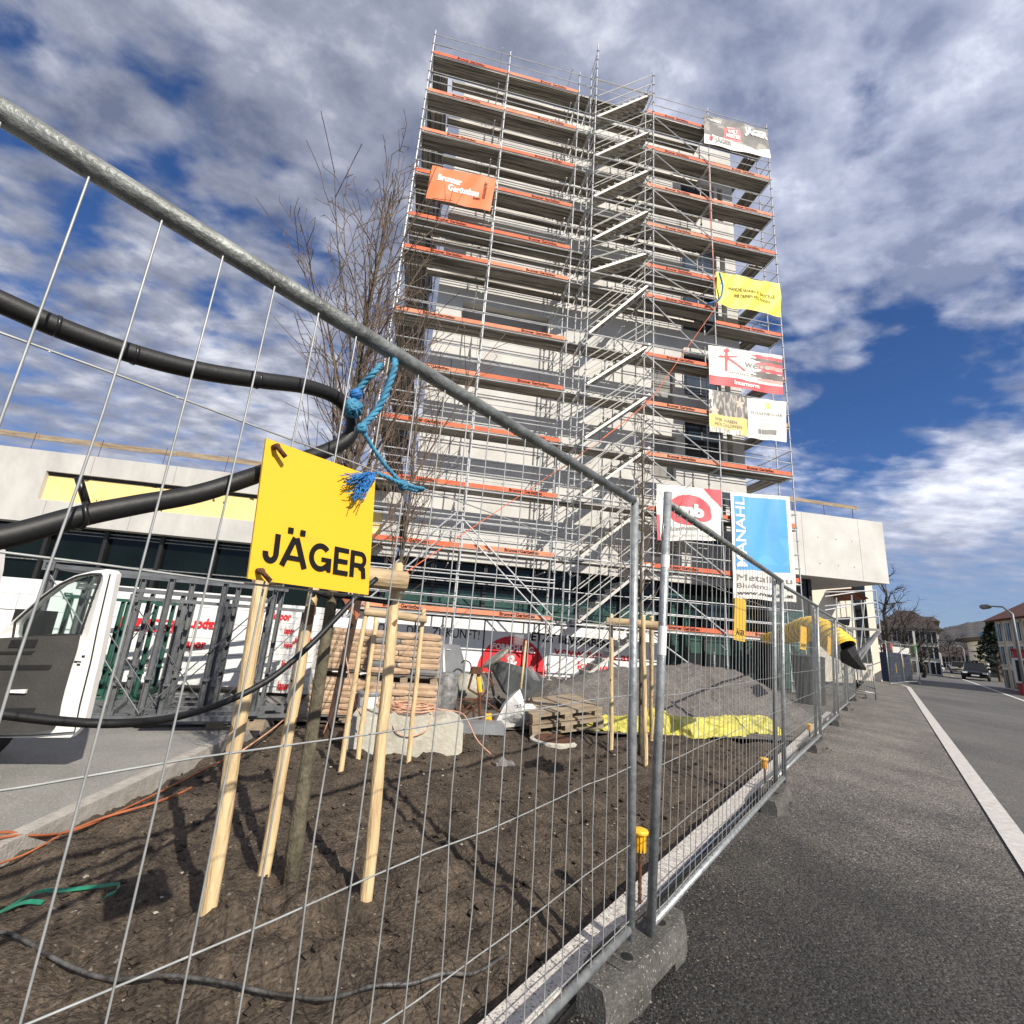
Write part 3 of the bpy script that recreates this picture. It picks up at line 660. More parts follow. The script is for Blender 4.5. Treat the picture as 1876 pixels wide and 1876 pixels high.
# ------------------------------------------------------------------ tower under construction
Y0=14.63; Y1=Y0+.73; YO=Y0-.73; YW=15.95
def wall_cells(mb,x0,x1,z0,z1,ops,y,th):
    xs=sorted({x0,x1,*[v for o in ops for v in o[:2]]}); zs=sorted({z0,z1,*[v for o in ops for v in o[2:4]]})
    full={}
    for i in range(len(xs)-1):
        for j in range(len(zs)-1):
            cx,cz=(xs[i]+xs[i+1])/2,(zs[j]+zs[j+1])/2; full[i,j]=not any(o[0]<cx<o[1] and o[2]<cz<o[3] for o in ops)
    for (i,j),f in full.items():
        if not f: continue
        a,b,c,d=xs[i],xs[i+1],zs[j],zs[j+1]
        mb.quad((a,y,c),(b,y,c),(b,y,d),(a,y,d)); mb.quad((b,y+th,c),(a,y+th,c),(a,y+th,d),(b,y+th,d))
        if not full.get((i-1,j)): mb.quad((a,y+th,c),(a,y,c),(a,y,d),(a,y+th,d))
        if not full.get((i+1,j)): mb.quad((b,y,c),(b,y+th,c),(b,y+th,d),(b,y,d))
        if not full.get((i,j-1)): mb.quad((a,y+th,c),(b,y+th,c),(b,y,c),(a,y,c))
        if not full.get((i,j+1)): mb.quad((a,y,d),(b,y,d),(b,y+th,d),(a,y+th,d))
TX0,TX1,TZ0,TZ1=-.74,12.2,3.50,24.55
tw=thing('tower_building','raw concrete tower block wrapped in scaffolding, windows still open on its right edge','building',(5,YW,0))
ops=[(9.55,11.25,5.1+3.05*k,7.0+3.05*k) for k in range(6)]+[(8.1,9.15,4.35+3.05*k,6.2+3.05*k) for k in range(0,3)]+[(.25,3.7,12.45,13.55)]+[(11.42,11.68,5.1+3.05*k,7.0+3.05*k) for k in range(6)]
mb=MB(); wall_cells(mb,TX0,TX1,TZ0,TZ1,ops,YW,.35)
ops2=[(y,y+2.2,5.1+3.05*k,7.0+3.05*k) for k in range(6) for y in (16.6,20.5)]
m2=MB(); wall_cells(m2,YW+.35,26,TZ0,TZ1,ops2,0,.35)
for sx in (TX1-.35,TX0):     # side walls: swap axes
    b=len(mb.v); mb.v+=[V((sx+p.y,p.x,p.z)) for p in m2.v]; 
    for f in m2.f: mb.face([b+i for i in f][::-1])
mb.quad((TX0,26,TZ0),(TX1,26,TZ0),(TX1,26,TZ1),(TX0,26,TZ1))
for z in [TZ0]+[TZ1-.7]+[7.4+3.05*k for k in range(5)]: mb.bb(TX0+.36,TX1-.36,YW+.36,25.9,z+.01,z+.25)
mb.build('wall',m_conc,tw)
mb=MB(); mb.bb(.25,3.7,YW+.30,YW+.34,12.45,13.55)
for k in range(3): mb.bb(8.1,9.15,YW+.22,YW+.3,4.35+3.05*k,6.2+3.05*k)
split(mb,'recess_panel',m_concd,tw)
for k in range(6):
    z0,z1=5.1+3.05*k,7.0+3.05*k
    f=MB(); 
    for a,b_,c,d in ((9.55,9.62,z0,z1),(11.18,11.25,z0,z1),(9.62,11.18,z0,z0+.07),(9.62,11.18,z1-.07,z1),(10.37,10.43,z0+.07,z1-.07)): f.bb(a,b_,YW+.16,YW+.22,c,d)
    w_=f.build('window',m_black2,tw); g_=MB(); g_.bb(9.62,11.18,YW+.18,YW+.20,z0+.07,z1-.07); g_.build('pane',m_glassb,w_)
# formwork joints: narrow grooves lie in front as 3 mm dark strips following the shuttering panels
mb=MB()
for k in range(0,9):
    z=TZ0+2.45*k+1.2
    if z<TZ1-.3: mb.bb(TX0+.02,9.4 if k%2 else 8.0,YW-.003,YW+.002,z,z+.012)
for i in range(5):
    x=TX0+2.5*i+1.7
    if x<9.4: mb.bb(x,x+.012,YW-.0035,YW+.002,TZ0+.02,12.4); mb.bb(x,x+.012,YW-.0035,YW+.002,13.6,TZ1-.02)
rt=random.Random(3)
for i in range(9):
    for k in range(16):
        x=TX0+.6+i*1.25; z=TZ0+.45+1.22*k
        if x<9.3 and not(.2<x<3.8 and 12.3<z<13.7) and not (8<x<9.2 and z<12.5): mb.lathe([(.028,0),(.028,.002)],(x,YW-.0025,z),8,Matrix.Rotation(R(90),3,'X'))
mb.build('formwork_joints',m_concd,tw)
# ground floor glazing under the tower
gf=thing('glass_facade','dark green glazed lower storey under the concrete tower','facade',(5,YW+.3,0))
mb=MB(); mb.bb(-2.4,12.6,YW+.26,YW+.30,1.62,TZ0); mb.bb(8.6,12.6,YW+.255,YW+.295,0.02,1.62); mb.build('glass',m_glass,gf)
mb=MB(); mb.bb(-1.2,8.4,YW+.245,YW+.258,1.7,2.55); mb.bb(8.6,12.5,YW+.24,YW+.253,.05,1.75); mb.bb(8.6,12.5,YW+.24,YW+.253,2.3,3.1); split(mb,'lower_pane',m_glassg,gf)
for x in (-1.3,.3,2.05,3.75,5.4,7.0,8.6,10.3,12.0):
    mb=MB(); mb.bb(x-.06,x+.06,YW+.12,YW+.235,.0 if x>8 else 1.62,TZ0); mb.build('mullion',m_black2,gf)
mb=MB(); mb.bb(-2.4,12.55,YW+.18,YW+.236,2.56,2.62); mb.bb(-2.4,8.4,YW+.17,YW+.236,1.62,1.70); split(mb,'transom',m_black2,gf)
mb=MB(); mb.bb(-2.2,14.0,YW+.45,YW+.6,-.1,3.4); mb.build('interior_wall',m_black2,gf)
# two pale round columns and items seen inside the entrance
for x in (8.95,9.5,11.6): mb=MB(); mb.tube((x,YW+.05,0),(x,YW+.05,TZ0 if x>11 else 2.9),.09,12); mb.build('column',m_glassg,gf,smooth=True)
# hoarding with print along the foot
hd=thing('site_hoarding','white printed hoarding boards along the foot of the tower','hoarding',(3,YW-.1,0))
mb=MB(); mb.bb(-2.6,8.55,YW-.08,YW-.03,-.04,1.60); mb.build('board',m_white,hd)
hm=lambda u,v:V((u,YW-.085,v))
mb=MB()
mb.prism([V((3.15+1.15*math.cos(i*math.pi/24),YW-.088,-.02+1.18*math.sin(i*math.pi/24))) for i in range(25)],V((0,.004,0))); mb.build('red_disc',m_red,hd)
mb=MB(); hm2=lambda u,v:V((u,YW-.092,v)); add_text(mb,'FORSCHUNG.',hm2,2.45,.72,.19,w=1.45,bold=.03,rot=-.04); add_text(mb,'&',hm2,2.95,.15,.42,bold=.03); mb.build('white_lettering',m_wprint,hd)
mb=MB(); add_text(mb,'VON',hm,-1.45,1.0,.27,w=.62); add_text(mb,'DIR',hm,-.35,1.0,.27,w=.5); add_text(mb,'ZUKUNFT!',hm,.45,.98,.30,w=1.55,bold=.005); add_text(mb,'JETZT BEWERBEN',hm,3.6,1.08,.27,w=2.9,bold=.03,rot=-.03); mb.build('black_lettering',m_black,hd)
mb=MB(); add_text(mb,'www.smart.at/',hm,4.55,.68,.27,w=2.9,bold=.02,rot=-.03); add_text(mb,'karriere',hm,5.4,.25,.27,w=1.5,bold=.02,rot=-.03); mb.build('red_lettering',m_red,hd)
mb=MB()
for x in (-.1,2.15,4.0): mb.bb(x-.02,x+.02,YW-.10,YW-.081,-.04,1.60)
split(mb,'board_joint',m_black2,hd)
# low wing on the left
wg=thing('concrete_wing','low concrete wing left of the tower with a long yellow insulated recess','building',(-8,YW,0))
WZ0,WZ1=3.42,5.62
mb=MB(); wall_cells(mb,-24,-1.0,WZ0,WZ1,[(-11.55,-1.6,4.12,5.0)],YW,.30)
mb.bb(-24,-1.0,YW+.30,26,WZ0,WZ0+.3); mb.bb(-24,-1.0,YW+.31,26,WZ1-.4,WZ1-.1)
mb.bb(-11.8,-1.4,YW+.22,YW+.29,4.0,5.12) ; mb.build('wall',m_conc2,wg)
mb=MB(); mb.bb(-11.55,-1.6,YW+.15,YW+.20,4.12,4.90); mb.build('insulation',m_yins,wg)
mb=MB(); mb.bb(-11.55,-1.6,YW+.10,YW+.21,4.93,5.0); mb.build('lintel_gap',m_black2,wg)
mb=MB()
for x in (-13.4,-10.4,-8.1,-5.6,-3.1):
    mb.bb(x,x+.014,YW-.003,YW+.002,5.04,WZ1-.02); mb.bb(x-.9,x-.886,YW-.003,YW+.002,WZ0+.02,4.08)
mb.build('formwork_joints',m_concd,wg)
mb=MB(); mb.bb(-24,-2.4,16.45,16.5,-.1,WZ0); mb.build('glazing',m_glass,wg)
for i in range(12):
    x=-19+i*1.55; mb=MB(); mb.bb(x-.05,x+.05,16.3,16.44,0,WZ0); mb.build('mullion',m_black2,wg)
mb=MB()
for z in (3.2,3.3,2.35): mb.bb(-22,-2.4,16.37,16.445,z,z+.03)
split(mb,'transom',m_galvd,wg)
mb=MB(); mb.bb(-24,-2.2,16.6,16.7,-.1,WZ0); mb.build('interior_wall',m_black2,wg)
rr=random.Random(5)
gr=thing('guard_boards','weathered plank guard rail on thin rods along the roof edge of the wing','guard rail',(-8,YW,5.6))
x=-24
while x<-1.6:
    l=3.9; mb=MB(); z=6.02+.02*rr.random(); mb.box((x+l/2,YW+.35,z+.10),(l,.035,.17),Matrix.Rotation((rr.random()-.5)*.01,3,'Y')); mb.build('plank',m_wood,gr); x+=l+.01
for i in range(13): x=-23.5+i*1.85; mb=MB(); mb.tube((x,YW+.33,WZ1-.1),(x+.03,YW+.33,6.28),.008,5); mb.build('rod',m_rust,gr)
# concrete box on the right with glazed corner below
bx=thing('concrete_box','pale cantilevered concrete storey projecting right of the tower over a glazed corner','building',(15,16,0))
BX0=13.22; pBR=gy(1630,1070,15.0); pTL=gy(1470,935,15.0); pTR=gy(1607,966,15.0); BX1=pBR.x; bz0=pBR.z; bz1=(pTR.z+pTL.z)/2+.08
mb=MB(); mb.bb(12.56,BX1-.01,15.0,22,bz0,bz1); mb.build('wall',m_conc,bx)
mb=MB(); mb.bb(13.75,13.762,14.997,15.001,bz0+.02,bz1-.02); mb.bb(16.25,16.26,14.997,15.001,bz0+.02,bz1-.02)
for x in (14.4,15.2,15.9):
    for z in (bz0+.5,bz0+1.5): mb.lathe([(.025,0),(.025,.003)],(x,14.998,z),8,Matrix.Rotation(R(90),3,'X'))
mb.build('formwork_joints',m_concd,bx)
mb=MB(); mb.bb(12.76,14.55,15.9,15.95,0,bz0); mb.bb(14.5,14.55,15.95,21,0,bz0); mb.build('glazing',m_glassg,bx)
mb=MB(); mb.bb(14.55,14.70,15.8,15.95,0,bz0); mb.bb(12.58,12.75,15.7,15.9,0,bz0); mb.bb(12.75,14.5,15.84,15.89,2.9,bz0); mb.build('frame',m_black2,bx)
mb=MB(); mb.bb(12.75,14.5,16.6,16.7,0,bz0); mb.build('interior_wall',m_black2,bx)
mb=MB(); mb.box(((13.2+16.3)/2,15.1,bz1+.5),(3.3,.04,.14),Matrix.Rotation(.01,3,'Y'))
mb.build('guard_plank',m_wood,bx); mb=MB()
for x in (13.5,14.9,16.2): mb.tube((x,15.12,bz1),(x,15.12,bz1+.55),.01,5)
mb.tube((16.2,15.12,bz1),(16.2,15.12,bz1+.4),.012,5); split(mb,'guard_rod',m_rust,bx)
# ------------------------------------------------------------------ scaffold
XS=[-2.12,1.02,4.09,4.62,7.14,10.16,13.17]
ZL=[1.74+2*k for k in range(12)]; ZL[6]=14.33
sf=thing('scaffold','tall galvanised facade scaffold with orange toe boards and a stair tower','scaffold',(5.5,Y0,0))
def standard(x,y,zt,z0=-.03):
    mb=MB(); mb.tube((x,y,z0),(x,y,zt),.024,8); z=z0+.27
    while z<zt-.05:
        mb.tube((x,y,z-.006),(x,y,z+.006),.055,8); z+=.5
    z=z0+1.9
    while z<zt: mb.tube((x,y,z-.1),(x,y,z+.1),.029,8); z+=2
    mb.box((x,y,z0+.004),(.15,.15,.008)); mb.build('standard',m_scaf,sf)
for i,x in enumerate(XS):
    standard(x,Y0,ZL[11]+(1.25 if i!=2 else 1.2)); standard(x,Y1,ZL[11]+(.35 if i in(0,6) else -.15))
standard(4.62,YO,ZL[11]+1.95); standard(7.14,YO,ZL[11]+1.25)
for y in (17.7,20.8,23.9):
    for x in (XS[0],XS[0]+.73,XS[6]-.73,XS[6]): standard(x,y,ZL[11]+.9)
def plankset(mb,a,b,w,z,axis,n=2):   # ribbed steel planks; a,b along axis; w=(lo,hi) across
    lo,hi=w; pw=(hi-lo)/n
    for k in range(n):
        q0=lo+k*pw+.004; q1=lo+(k+1)*pw-.004; prof=[(q0,z),(q0,z-.07)]; m=5; step=(q1-q0)/m
        for i in range(m):
            u=q0+i*step; prof+=[(u+step*.16,z-.07 if i==0 else z-.055),(u+step*.24,z-.012),(u+step*.76,z-.012),(u+step*.84,z-.055)]
        prof+=[(q1,z-.07),(q1,z)]
        pts=[V((a,p,zz)) if axis=='x' else V((p,a,zz)) for p,zz in prof]
        d=V((b-a,0,0)) if axis=='x' else V((0,b-a,0))
        nn=len(pts); bi=len(mb.v); mb.v+=pts+[p+d for p in pts]
        for i in range(nn): j=(i+1)%nn; mb.face([bi+i,bi+j,bi+nn+j,bi+nn+i])
        mb.face(list(range(bi,bi+nn))); mb.face(list(range(bi+nn,bi+2*nn))[::-1])
bays=[(0,1),(1,2),(2,3),(3,4),(4,5),(5,6)]
tbv,tbf,tbw=glyphs('Brunner Gerüstbau',.035)
tm=MB()
for x,y in tbv: tm.v.append(V((x/tbw*1.12,0,y*.108)))
for f in tbf: tm.face(list(f))
lettering_me=None
def zl(k,bay): 
    if k==6 and bay==5: return 13.73
    return ZL[k]
for k in range(12):
    for bi,(i,j) in enumerate(bays):
        z=zl(k,bi); x0,x1=XS[i]+.03,XS[j]-.03
        mb=MB(); plankset(mb,x0,x1,(Y0+.035,Y1-.04),z,'x'); 
        for x in (x0,x1-.05): mb.bb(x,x+.05,Y0+.04,Y1-.045,z-.085,z-.063)
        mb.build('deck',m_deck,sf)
        if k>=6 and bi!=5:
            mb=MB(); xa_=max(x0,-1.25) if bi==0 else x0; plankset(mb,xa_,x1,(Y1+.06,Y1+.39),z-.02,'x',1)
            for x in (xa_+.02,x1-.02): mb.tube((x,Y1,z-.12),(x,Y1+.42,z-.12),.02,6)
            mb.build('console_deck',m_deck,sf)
        mb=MB(); mb.tube((XS[i],Y0,z-.10),(XS[i],Y1,z-.10),.022,6); mb.tube((XS[i],Y0,z-.55),(XS[i],Y1,z-.10),.012,5)
        if bi==5: mb.tube((XS[j],Y0,z-.10),(XS[j],Y1,z-.10),.022,6)
        mb.build('transom',m_scaf,sf)
        if bi in (0,1,4,5):
            mb=MB(); th=.028; mb.bb(x0+.02,x1-.02,Y0-.005,Y0-.005+th,z+.005,z+.148)
            ob=(k*7+bi*3)%5 in (0,3); o=mb.build('toe_board',m_orange2 if ob else m_orange,sf)
            L0=(.32 if bi==0 else .45 if bi==1 else .30 if bi==4 else .36)*(x1-x0)
            if lettering_me is None:
                l=tm.build('lettering',m_black,o,local=True); lettering_me=l.data
            else: l=bpy.data.objects.new('lettering',lettering_me); COL.objects.link(l); l.parent=o
            ORG[l.name]=V((0,0,0)); l.location=V((x0+L0,Y0-.008,z+.032))-ORG[sf.name]
        if bi in (0,1,2,4,5):
            mb=MB()
            for dz in (.5,1.0): mb.tube((XS[i],Y0-.02,z+dz),(XS[j],Y0-.02,z+dz),.0185,6)
            if bi!=2: mb.tube((XS[i],Y1,z+1.0),(XS[j],Y1,z+1.0),.017,6); mb.tube((XS[i],Y1,z+.5),(XS[j],Y1,z+.5),.017,6)
            if k<11: mb.tube((XS[i],Y0-.015,z-.09),(XS[j],Y0-.015,z-.09),.02,6)
            mb.build('guardrail',m_scaf,sf)
        else:
            mb=MB()
            if k==11:
                for dz in (.5,1.0): mb.tube((XS[i],Y0-.02,z+dz),(XS[j],Y0-.02,z+dz),.0185,6)
            mb.tube((XS[i],YO,z-.08),(XS[j],YO,z-.08),.022,6); mb.tube((XS[i],Y0,z-.08),(XS[j],Y0,z-.08),.02,6)
            mb.tube((XS[i],Y1,z+1.0),(XS[j],Y1,z+1.0),.017,6)
            mb.build('guardrail',m_scaf,sf)
        if bi==4 and k>0:
            mb=MB(); mb.tube((XS[i]+.05,Y0-.045,ZL[k]-.02),(XS[j]-.05,Y0-.045,ZL[k-1]+.03),.022,6); mb.build('diagonal_brace',m_scaf,sf)
    z=ZL[k]
    for (xa,xb,sx) in ((XS[0],XS[0]+.73,XS[0]),(XS[6]-.73,XS[6],XS[6])):
        mb=MB()
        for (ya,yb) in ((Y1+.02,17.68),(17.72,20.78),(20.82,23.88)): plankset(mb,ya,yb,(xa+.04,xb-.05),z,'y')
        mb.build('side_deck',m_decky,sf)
        mb=MB()
        for dz in (.5,1.0): mb.tube((sx,Y0,z+dz),(sx,23.9,z+dz),.0185,6)
        for y in (17.7,20.8,23.9): mb.tube((xa,y,z-.1),(xb,y,z-.1),.02,6)
        mb.tube((xa,Y0,z+.5),(xb,Y0,z+.5),.012,5)
        mb.build('side_guardrail',m_scaf,sf)
    # transverse tubes of the stair tower
    mb=MB()
    for x in (4.62,7.14):
        for dz in (0,.5,1.0,1.5): 
            if dz in (0,1.0) or x==4.62: mb.tube((x,YO,z-.08+dz),(x,Y0,z-.08+dz),.018,6)
    mb.build('stair_tower_tie',m_scaf,sf)
# stair flights (k: from deck k-1 to deck k) with treads, stringers and two handrails
def flight(z0,z1):
    xa,xb=4.72,7.04; st_=MB(); d=V((xb-xa,0,z1-z0)).normalized(); ang=-math.atan2(z1-z0,xb-xa)
    L_=V((xb-xa,0,z1-z0)).length
    for y in (YO+.05,Y0-.09): st_.box(((xa+xb)/2,y,(z0+z1)/2),(L_,.028,.085),Matrix.Rotation(ang,3,'Y'))
    o=st_.build('stair_stringer',m_alu,sf)
    n=9; t=MB()
    for i in range(n):
        f=(i+.5)/n; x=xa+(xb-xa)*f; z=z0+(z1-z0)*(i+1)/n-.03; t.box((x,(YO+Y0)/2-.02,z),(.23,.60,.035)); t.box((x-.10,(YO+Y0)/2-.02,z-.03),(.02,.60,.06))
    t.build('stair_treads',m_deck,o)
    h=MB()
    for dz in (.5,1.0):
        h.tube((xa-.02,YO-.02,z0+dz),(xb+.02,YO-.02,z1+dz),.0175,6); h.tube((xa-.02,Y0-.05,z0+dz),(xb+.02,Y0-.05,z1+dz),.015,5)
    h.build('stair_handrail',m_alu,o)
for k in range(0,12): flight(-.03 if k==0 else ZL[k-1],ZL[k])
# extra raking tubes low on the front
mb=MB()
for a_,b_ in (((-2.1,1.8),(1.0,5.1)),((-2.1,1.35),(1.0,4.65)),((1.05,4.6),(4.05,1.9)),((1.05,4.3),(4.05,1.55)),((7.2,1.65),(10.1,-.1)),((7.2,1.75),(4.7,-.1))):
    mb.tube((a_[0],Y0-.05,a_[1]),(b_[0],Y0-.05,b_[1]),.023,6)
split(mb,'raking_tube',m_scaf,sf)
mb=MB()
for z in (2.9,3.0,4.6,4.75): mb.tube((-2.1,Y0-.06,z),(4.1,Y0-.06,z),.02,6)
split(mb,'extra_ledger',m_scaf,sf)
# wall ties: short tubes with their couplers
mb=MB()
for k in range(0,12,1):
    for x in (XS[1]-.35,XS[2]-.3,XS[4]+.3): mb.tube((x,Y0+.1,ZL[k]+1.5),(x,YW,ZL[k]+1.5),.02,6)
split(mb,'wall_tie',m_scaf,sf)
# far scaffold around the rear glazed corner, platform with rails
s2=thing('corner_scaffold','small steel working platform with rails beneath the right concrete box','scaffold',gd(1560,1230,21))
def P2(x,y,d): return gd(x,y,d)
mb=MB()
for a_,b_ in (((1511,1085),(1604,1082)),((1511,1110),(1606,1104)),((1511,1136),(1610,1130))): mb.tube(P2(*a_,19),P2(*b_,19.5),.024,6); mb.tube(P2(a_[0],a_[1]+8,21),P2(b_[0]-6,b_[1]-2,22),.022,6)
split(mb,'rail',m_scaf,s2)
mb=MB(); 
for (x,y,x2,y2,d) in ((1604,1080,1612,1152,19.5),(1532,1095,1537,1235,20),(1560,1090,1566,1235,20),(1584,1100,1571,1250,21),(1612,1152,1613,1158,19.5)): mb.tube(P2(x,y,d),P2(x2,y2,d),.022,6)
split(mb,'post',m_scaf,s2)
a=P2(1508,1146,18.2);b=P2(1614,1152,18.2); mb=MB(); mb.prism([a,b,b+V((-.5,1.4,0)),a+V((-.5,1.4,0))],V((0,0,-.07))); mb.build('platform',m_alu,s2)
mb=MB(); mb.tube(P2(1611,1156,18.4),P2(1545,1228,18.6),.06,8); mb.tube(P2(1608,1160,18.8),P2(1560,1232,19),.04,6); split(mb,'raking_strut',m_scaf,s2)
mb=MB(); mb.prism([P2(1520,1133,20.5),P2(1558,1130,20.5),P2(1556,1146,20.5),P2(1526,1142,20.5)],V((0,.08,0))); mb.build('dark_cover',m_black2,s2)
# ------------------------------------------------------------------ banners
def banner(name,label,px,Yp,matf,mats,texts,nx=80,amp=.035,cat='banner',seed=1,sag=.0):
    C=[gy(x,y,Yp) for x,y in px]; TLc,TRc,BRc,BLc=C; W=(TRc-TLc).length; Hh=(TLc-BLc).length
    root=thing(name,label,cat,(TLc+BRc)/2)
    ph=seed*1.7
    rank={}
    def pos(u,v,off=0):       # u 0..1 left-right, v 0..1 bottom-top
        p=(BLc*(1-u)+BRc*u)*(1-v)+(TLc*(1-u)+TRc*u)*v
        k=(1-abs(2*v-1)*.3)
        wv=amp*(math.sin(u*9+v*3+ph)*.5+.35*math.sin(u*17-v*6+ph*2)+.3*noise.noise(V((u*4,v*3,seed))))*k
        wv+=amp*.5*abs(math.sin((u+ (1-v)*.35)*14+ph))*(v**2)*.5
        p=p+V((0,wv-off,0)); p.z-=sag*math.sin(u*math.pi)*(1-v)*.0+ .02*math.sin(u*11+ph)*(1-v)*(amp/.035)*.6
        return p
    ny=max(8,int(nx*Hh/W)); mb=MB(); mb.grid(lambda u,v:pos(u,v),nx,ny,lambda u,v:matf(u,v) if matf else 0)
    o=mb.build('cloth',mats,root,smooth=True)
    groups={}
    for t in texts: groups.setdefault(t[0].name,[]).append(t)
    nm={'black_print':'dark_lettering','white_print':'white_lettering','red_print':'red_lettering','grey_print':'grey_lettering','pale_grey_print':'small_print'}
    for g_,ts in groups.items():
        rank[g_]=len(rank); mb=MB()
        for (mt,s_,u,v,h,w_,bold,al,rot) in ts:
            mf=lambda U,Vv:pos(U/W,Vv/Hh,.012+.007*rank[g_])
            if s_ is None: # bar of width w and height h
                n=6
                for i in range(n): mb.quad(mf(u*W+w_*W*i/n,v*Hh),mf(u*W+w_*W*(i+1)/n,v*Hh),mf(u*W+w_*W*(i+1)/n,(v+h)*Hh),mf(u*W+w_*W*i/n,(v+h)*Hh))
            else: add_text(mb,s_,mf,u*W,v*Hh,h*Hh,w=w_*W if w_ else None,bold=bold,align=al,rot=rot,fine=.10)
        mb.build(nm.get(g_,'lettering'),ts[0][0],root)
    mb=MB()
    for u,v in ((.01,.99),(.99,.99),(.01,.01),(.99,.01),(.5,.99)): p=pos(u,v); mb.tube(p,p+V((0,.12,.05 if v>.5 else -.05)),.006,4)
    mb.build('lashing',m_wprint,root)
    return root
Yb=Y0-.10
banner('scaffold_banner','orange banner with white outlined lettering high on the left of the scaffold',[(792,303),(909,327),(898,387),(780,362)],Yb,None,[b_or],
 [(m_wprint,'Brunner',.12,.60,.185,.37,.045,'l',-.02),(m_wprint,'Gerüstbau',.295,.36,.185,.48,.045,'l',-.02),(m_black,'GmbH',.70,.25,.07,.11,.02,'l',0),(m_black,'www.brunner-geruestbau.at',.855,.30,.05,.33,.0,'l',R(90)),(m_black,'ANKENREUTE',.885,.30,.05,.31,.01,'l',R(90))],seed=1,amp=.03)
def jag(u,v):
    edge=.36-.12*u if u<.45 else (.306-.42*(u-.45) if u<.78 else .16+.75*(u-.78))
    edge=.30+.0*u if u<.12 else edge
    if v<edge: return 0
    # hexagonal red emblem
    x,y=(u-.43)/.125,(v-.52)/.27
    if abs(x)<1 and abs(y)<1-.35*abs(x): return 2
    n=noise.fractal(V((u*5,v*3,2)),1,2,4)
    return 1 if n<.08 else 3 if n<.28 else 4
banner('scaffold_banner','dark photo banner with red hexagon at the top right corner of the scaffold',[(1289,208),(1406,238),(1412,290),(1290,262)],Yb,jag,[b_wh,b_dk,b_red,b_md,b_lt],
 [(m_gprint,'JÄGER',.16,.13,.15,.26,.04,'l',0),(m_wprint,'WELT',.36,.55,.12,.15,.04,'l',0),(m_wprint,'MEISTER',.335,.40,.12,.21,.04,'l',0),(m_wprint,'JÄGER',.62,.66,.22,.37,.06,'l',0),(m_wprint,'BAU',.36,.70,.05,.10,.02,'l',0),(m_wprint,None,.06,.84,.02,.2,0,'l',0),(m_wprint,None,.10,.80,.02,.16,0,'l',0),
 (m_lgprint,None,.45,.20,.015,.10,0,'l',0),(m_lgprint,None,.45,.16,.015,.09,0,'l',0),(m_lgprint,None,.45,.12,.015,.10,0,'l',0),(m_red,'●',.0,.0,.01,.01,0,'l',0),(m_red,'O',.08,.15,.13,.05,.09,'l',0)],nx=110,seed=2,amp=.035)
banner('scaffold_banner','creased yellow banner with two lines of dark capitals on the right side of the scaffold',[(1312,497),(1428,520),(1433,580),(1313,557)],Yb,None,[b_yel],
 [(m_black,'MANCHE NENNEN ES BAUSTELLE.',.19,.50,.105,.73,-.004,'l',.02),(m_black,'WIR DEINEN WEG FINDEN.',.27,.33,.105,.57,-.004,'l',.02)],seed=3,amp=.09)
def kw(u,v):
    if v<.235+.01*math.sin(u*6)-.03*u: return 1
    if u>.56:
        for i,(a_,b_,m_) in enumerate(((.60,.885,1),(.58,.80,2),(.66,.725,1),(.62,.64,3),(.68,.55,1),(.60,.46,2),(.56,.385,2),(.66,.30,3))):
            if a_+.04*math.sin(v*60)<u and abs(v-b_+.10*(u-.75))<.042-.02*(u<.64): return m_
    return 0
def stroke_mat(segs,w):
    def f(u,v):
        for (ax,ay,bx_,by,ww) in segs:
            dx,dy=bx_-ax,by-ay; t=max(0,min(1,((u-ax)*dx*4+(v-ay)*dy)/(dx*dx*4+dy*dy))); 
            if math.hypot((u-ax-dx*t)*1.84,(v-ay-dy*t))<ww*(1-.25*t): return True
        return False
    return f
kst=stroke_mat([(.245,.93,.215,.90,.055),(.235,.86,.225,.40,.042),(.14,.73,.37,.80,.03),(.25,.73,.47,.47,.040)],0)
banner('scaffold_banner','white banner with a red letter-shaped figure and red and black stripes',[(1298,632),(1433,652),(1434,724),(1300,702)],Yb,lambda u,v:1 if kst(u,v) else kw(u,v),[b_wh,b_red,b_bk,b_pink],
 [(m_gprint,'wert',.48,.57,.20,.30,.0,'l',0),(m_gprint,'FENSTERAGENTUR',.27,.335,.05,.50,0,'l',0),(m_wprint,'Internorm',.33,.07,.11,.34,.03,'l',0)],nx=130,seed=4,amp=.03)
def wir(u,v):
    if v<.12 and u<.85: return 2 if noise.noise(V((u*26,v*4,5)))>.0 else 0
    if v<.42+.02*u: return 1
    for cx,cy in ((.14,.50),(.80,.80)):
        if math.hypot((u-cx),(v-cy)*.9)<.09+.03*math.sin(math.atan2(v-cy,u-cx)*5): return 4
    if u<.10 : return 0 if noise.noise(V((u*12,v*8,1)))>-.1 else 3
    n=noise.noise(V((u*16,v*5,9)))+.5*noise.noise(V((u*30,v*9,9)))
    return 2 if n>.12 else 3
banner('scaffold_banner','banner with a hugged tree trunk photo and gold lower half, left of the white one',[(1298,713),(1369,728),(1370,800),(1300,790)],Yb,wir,[b_wh,b_gold,b_bark1,b_md,b_skin],
 [(m_gprint,'WIR HABEN',.14,.28,.08,.58,0,'l',-.02),(m_gprint,'HOLZKLOPFEN',.14,.17,.08,.70,0,'l',-.02)],nx=90,seed=5,amp=.03)
def fus(u,v): return 1 if abs(u-.5)<.075 and abs(v-.84)<.075 else 0
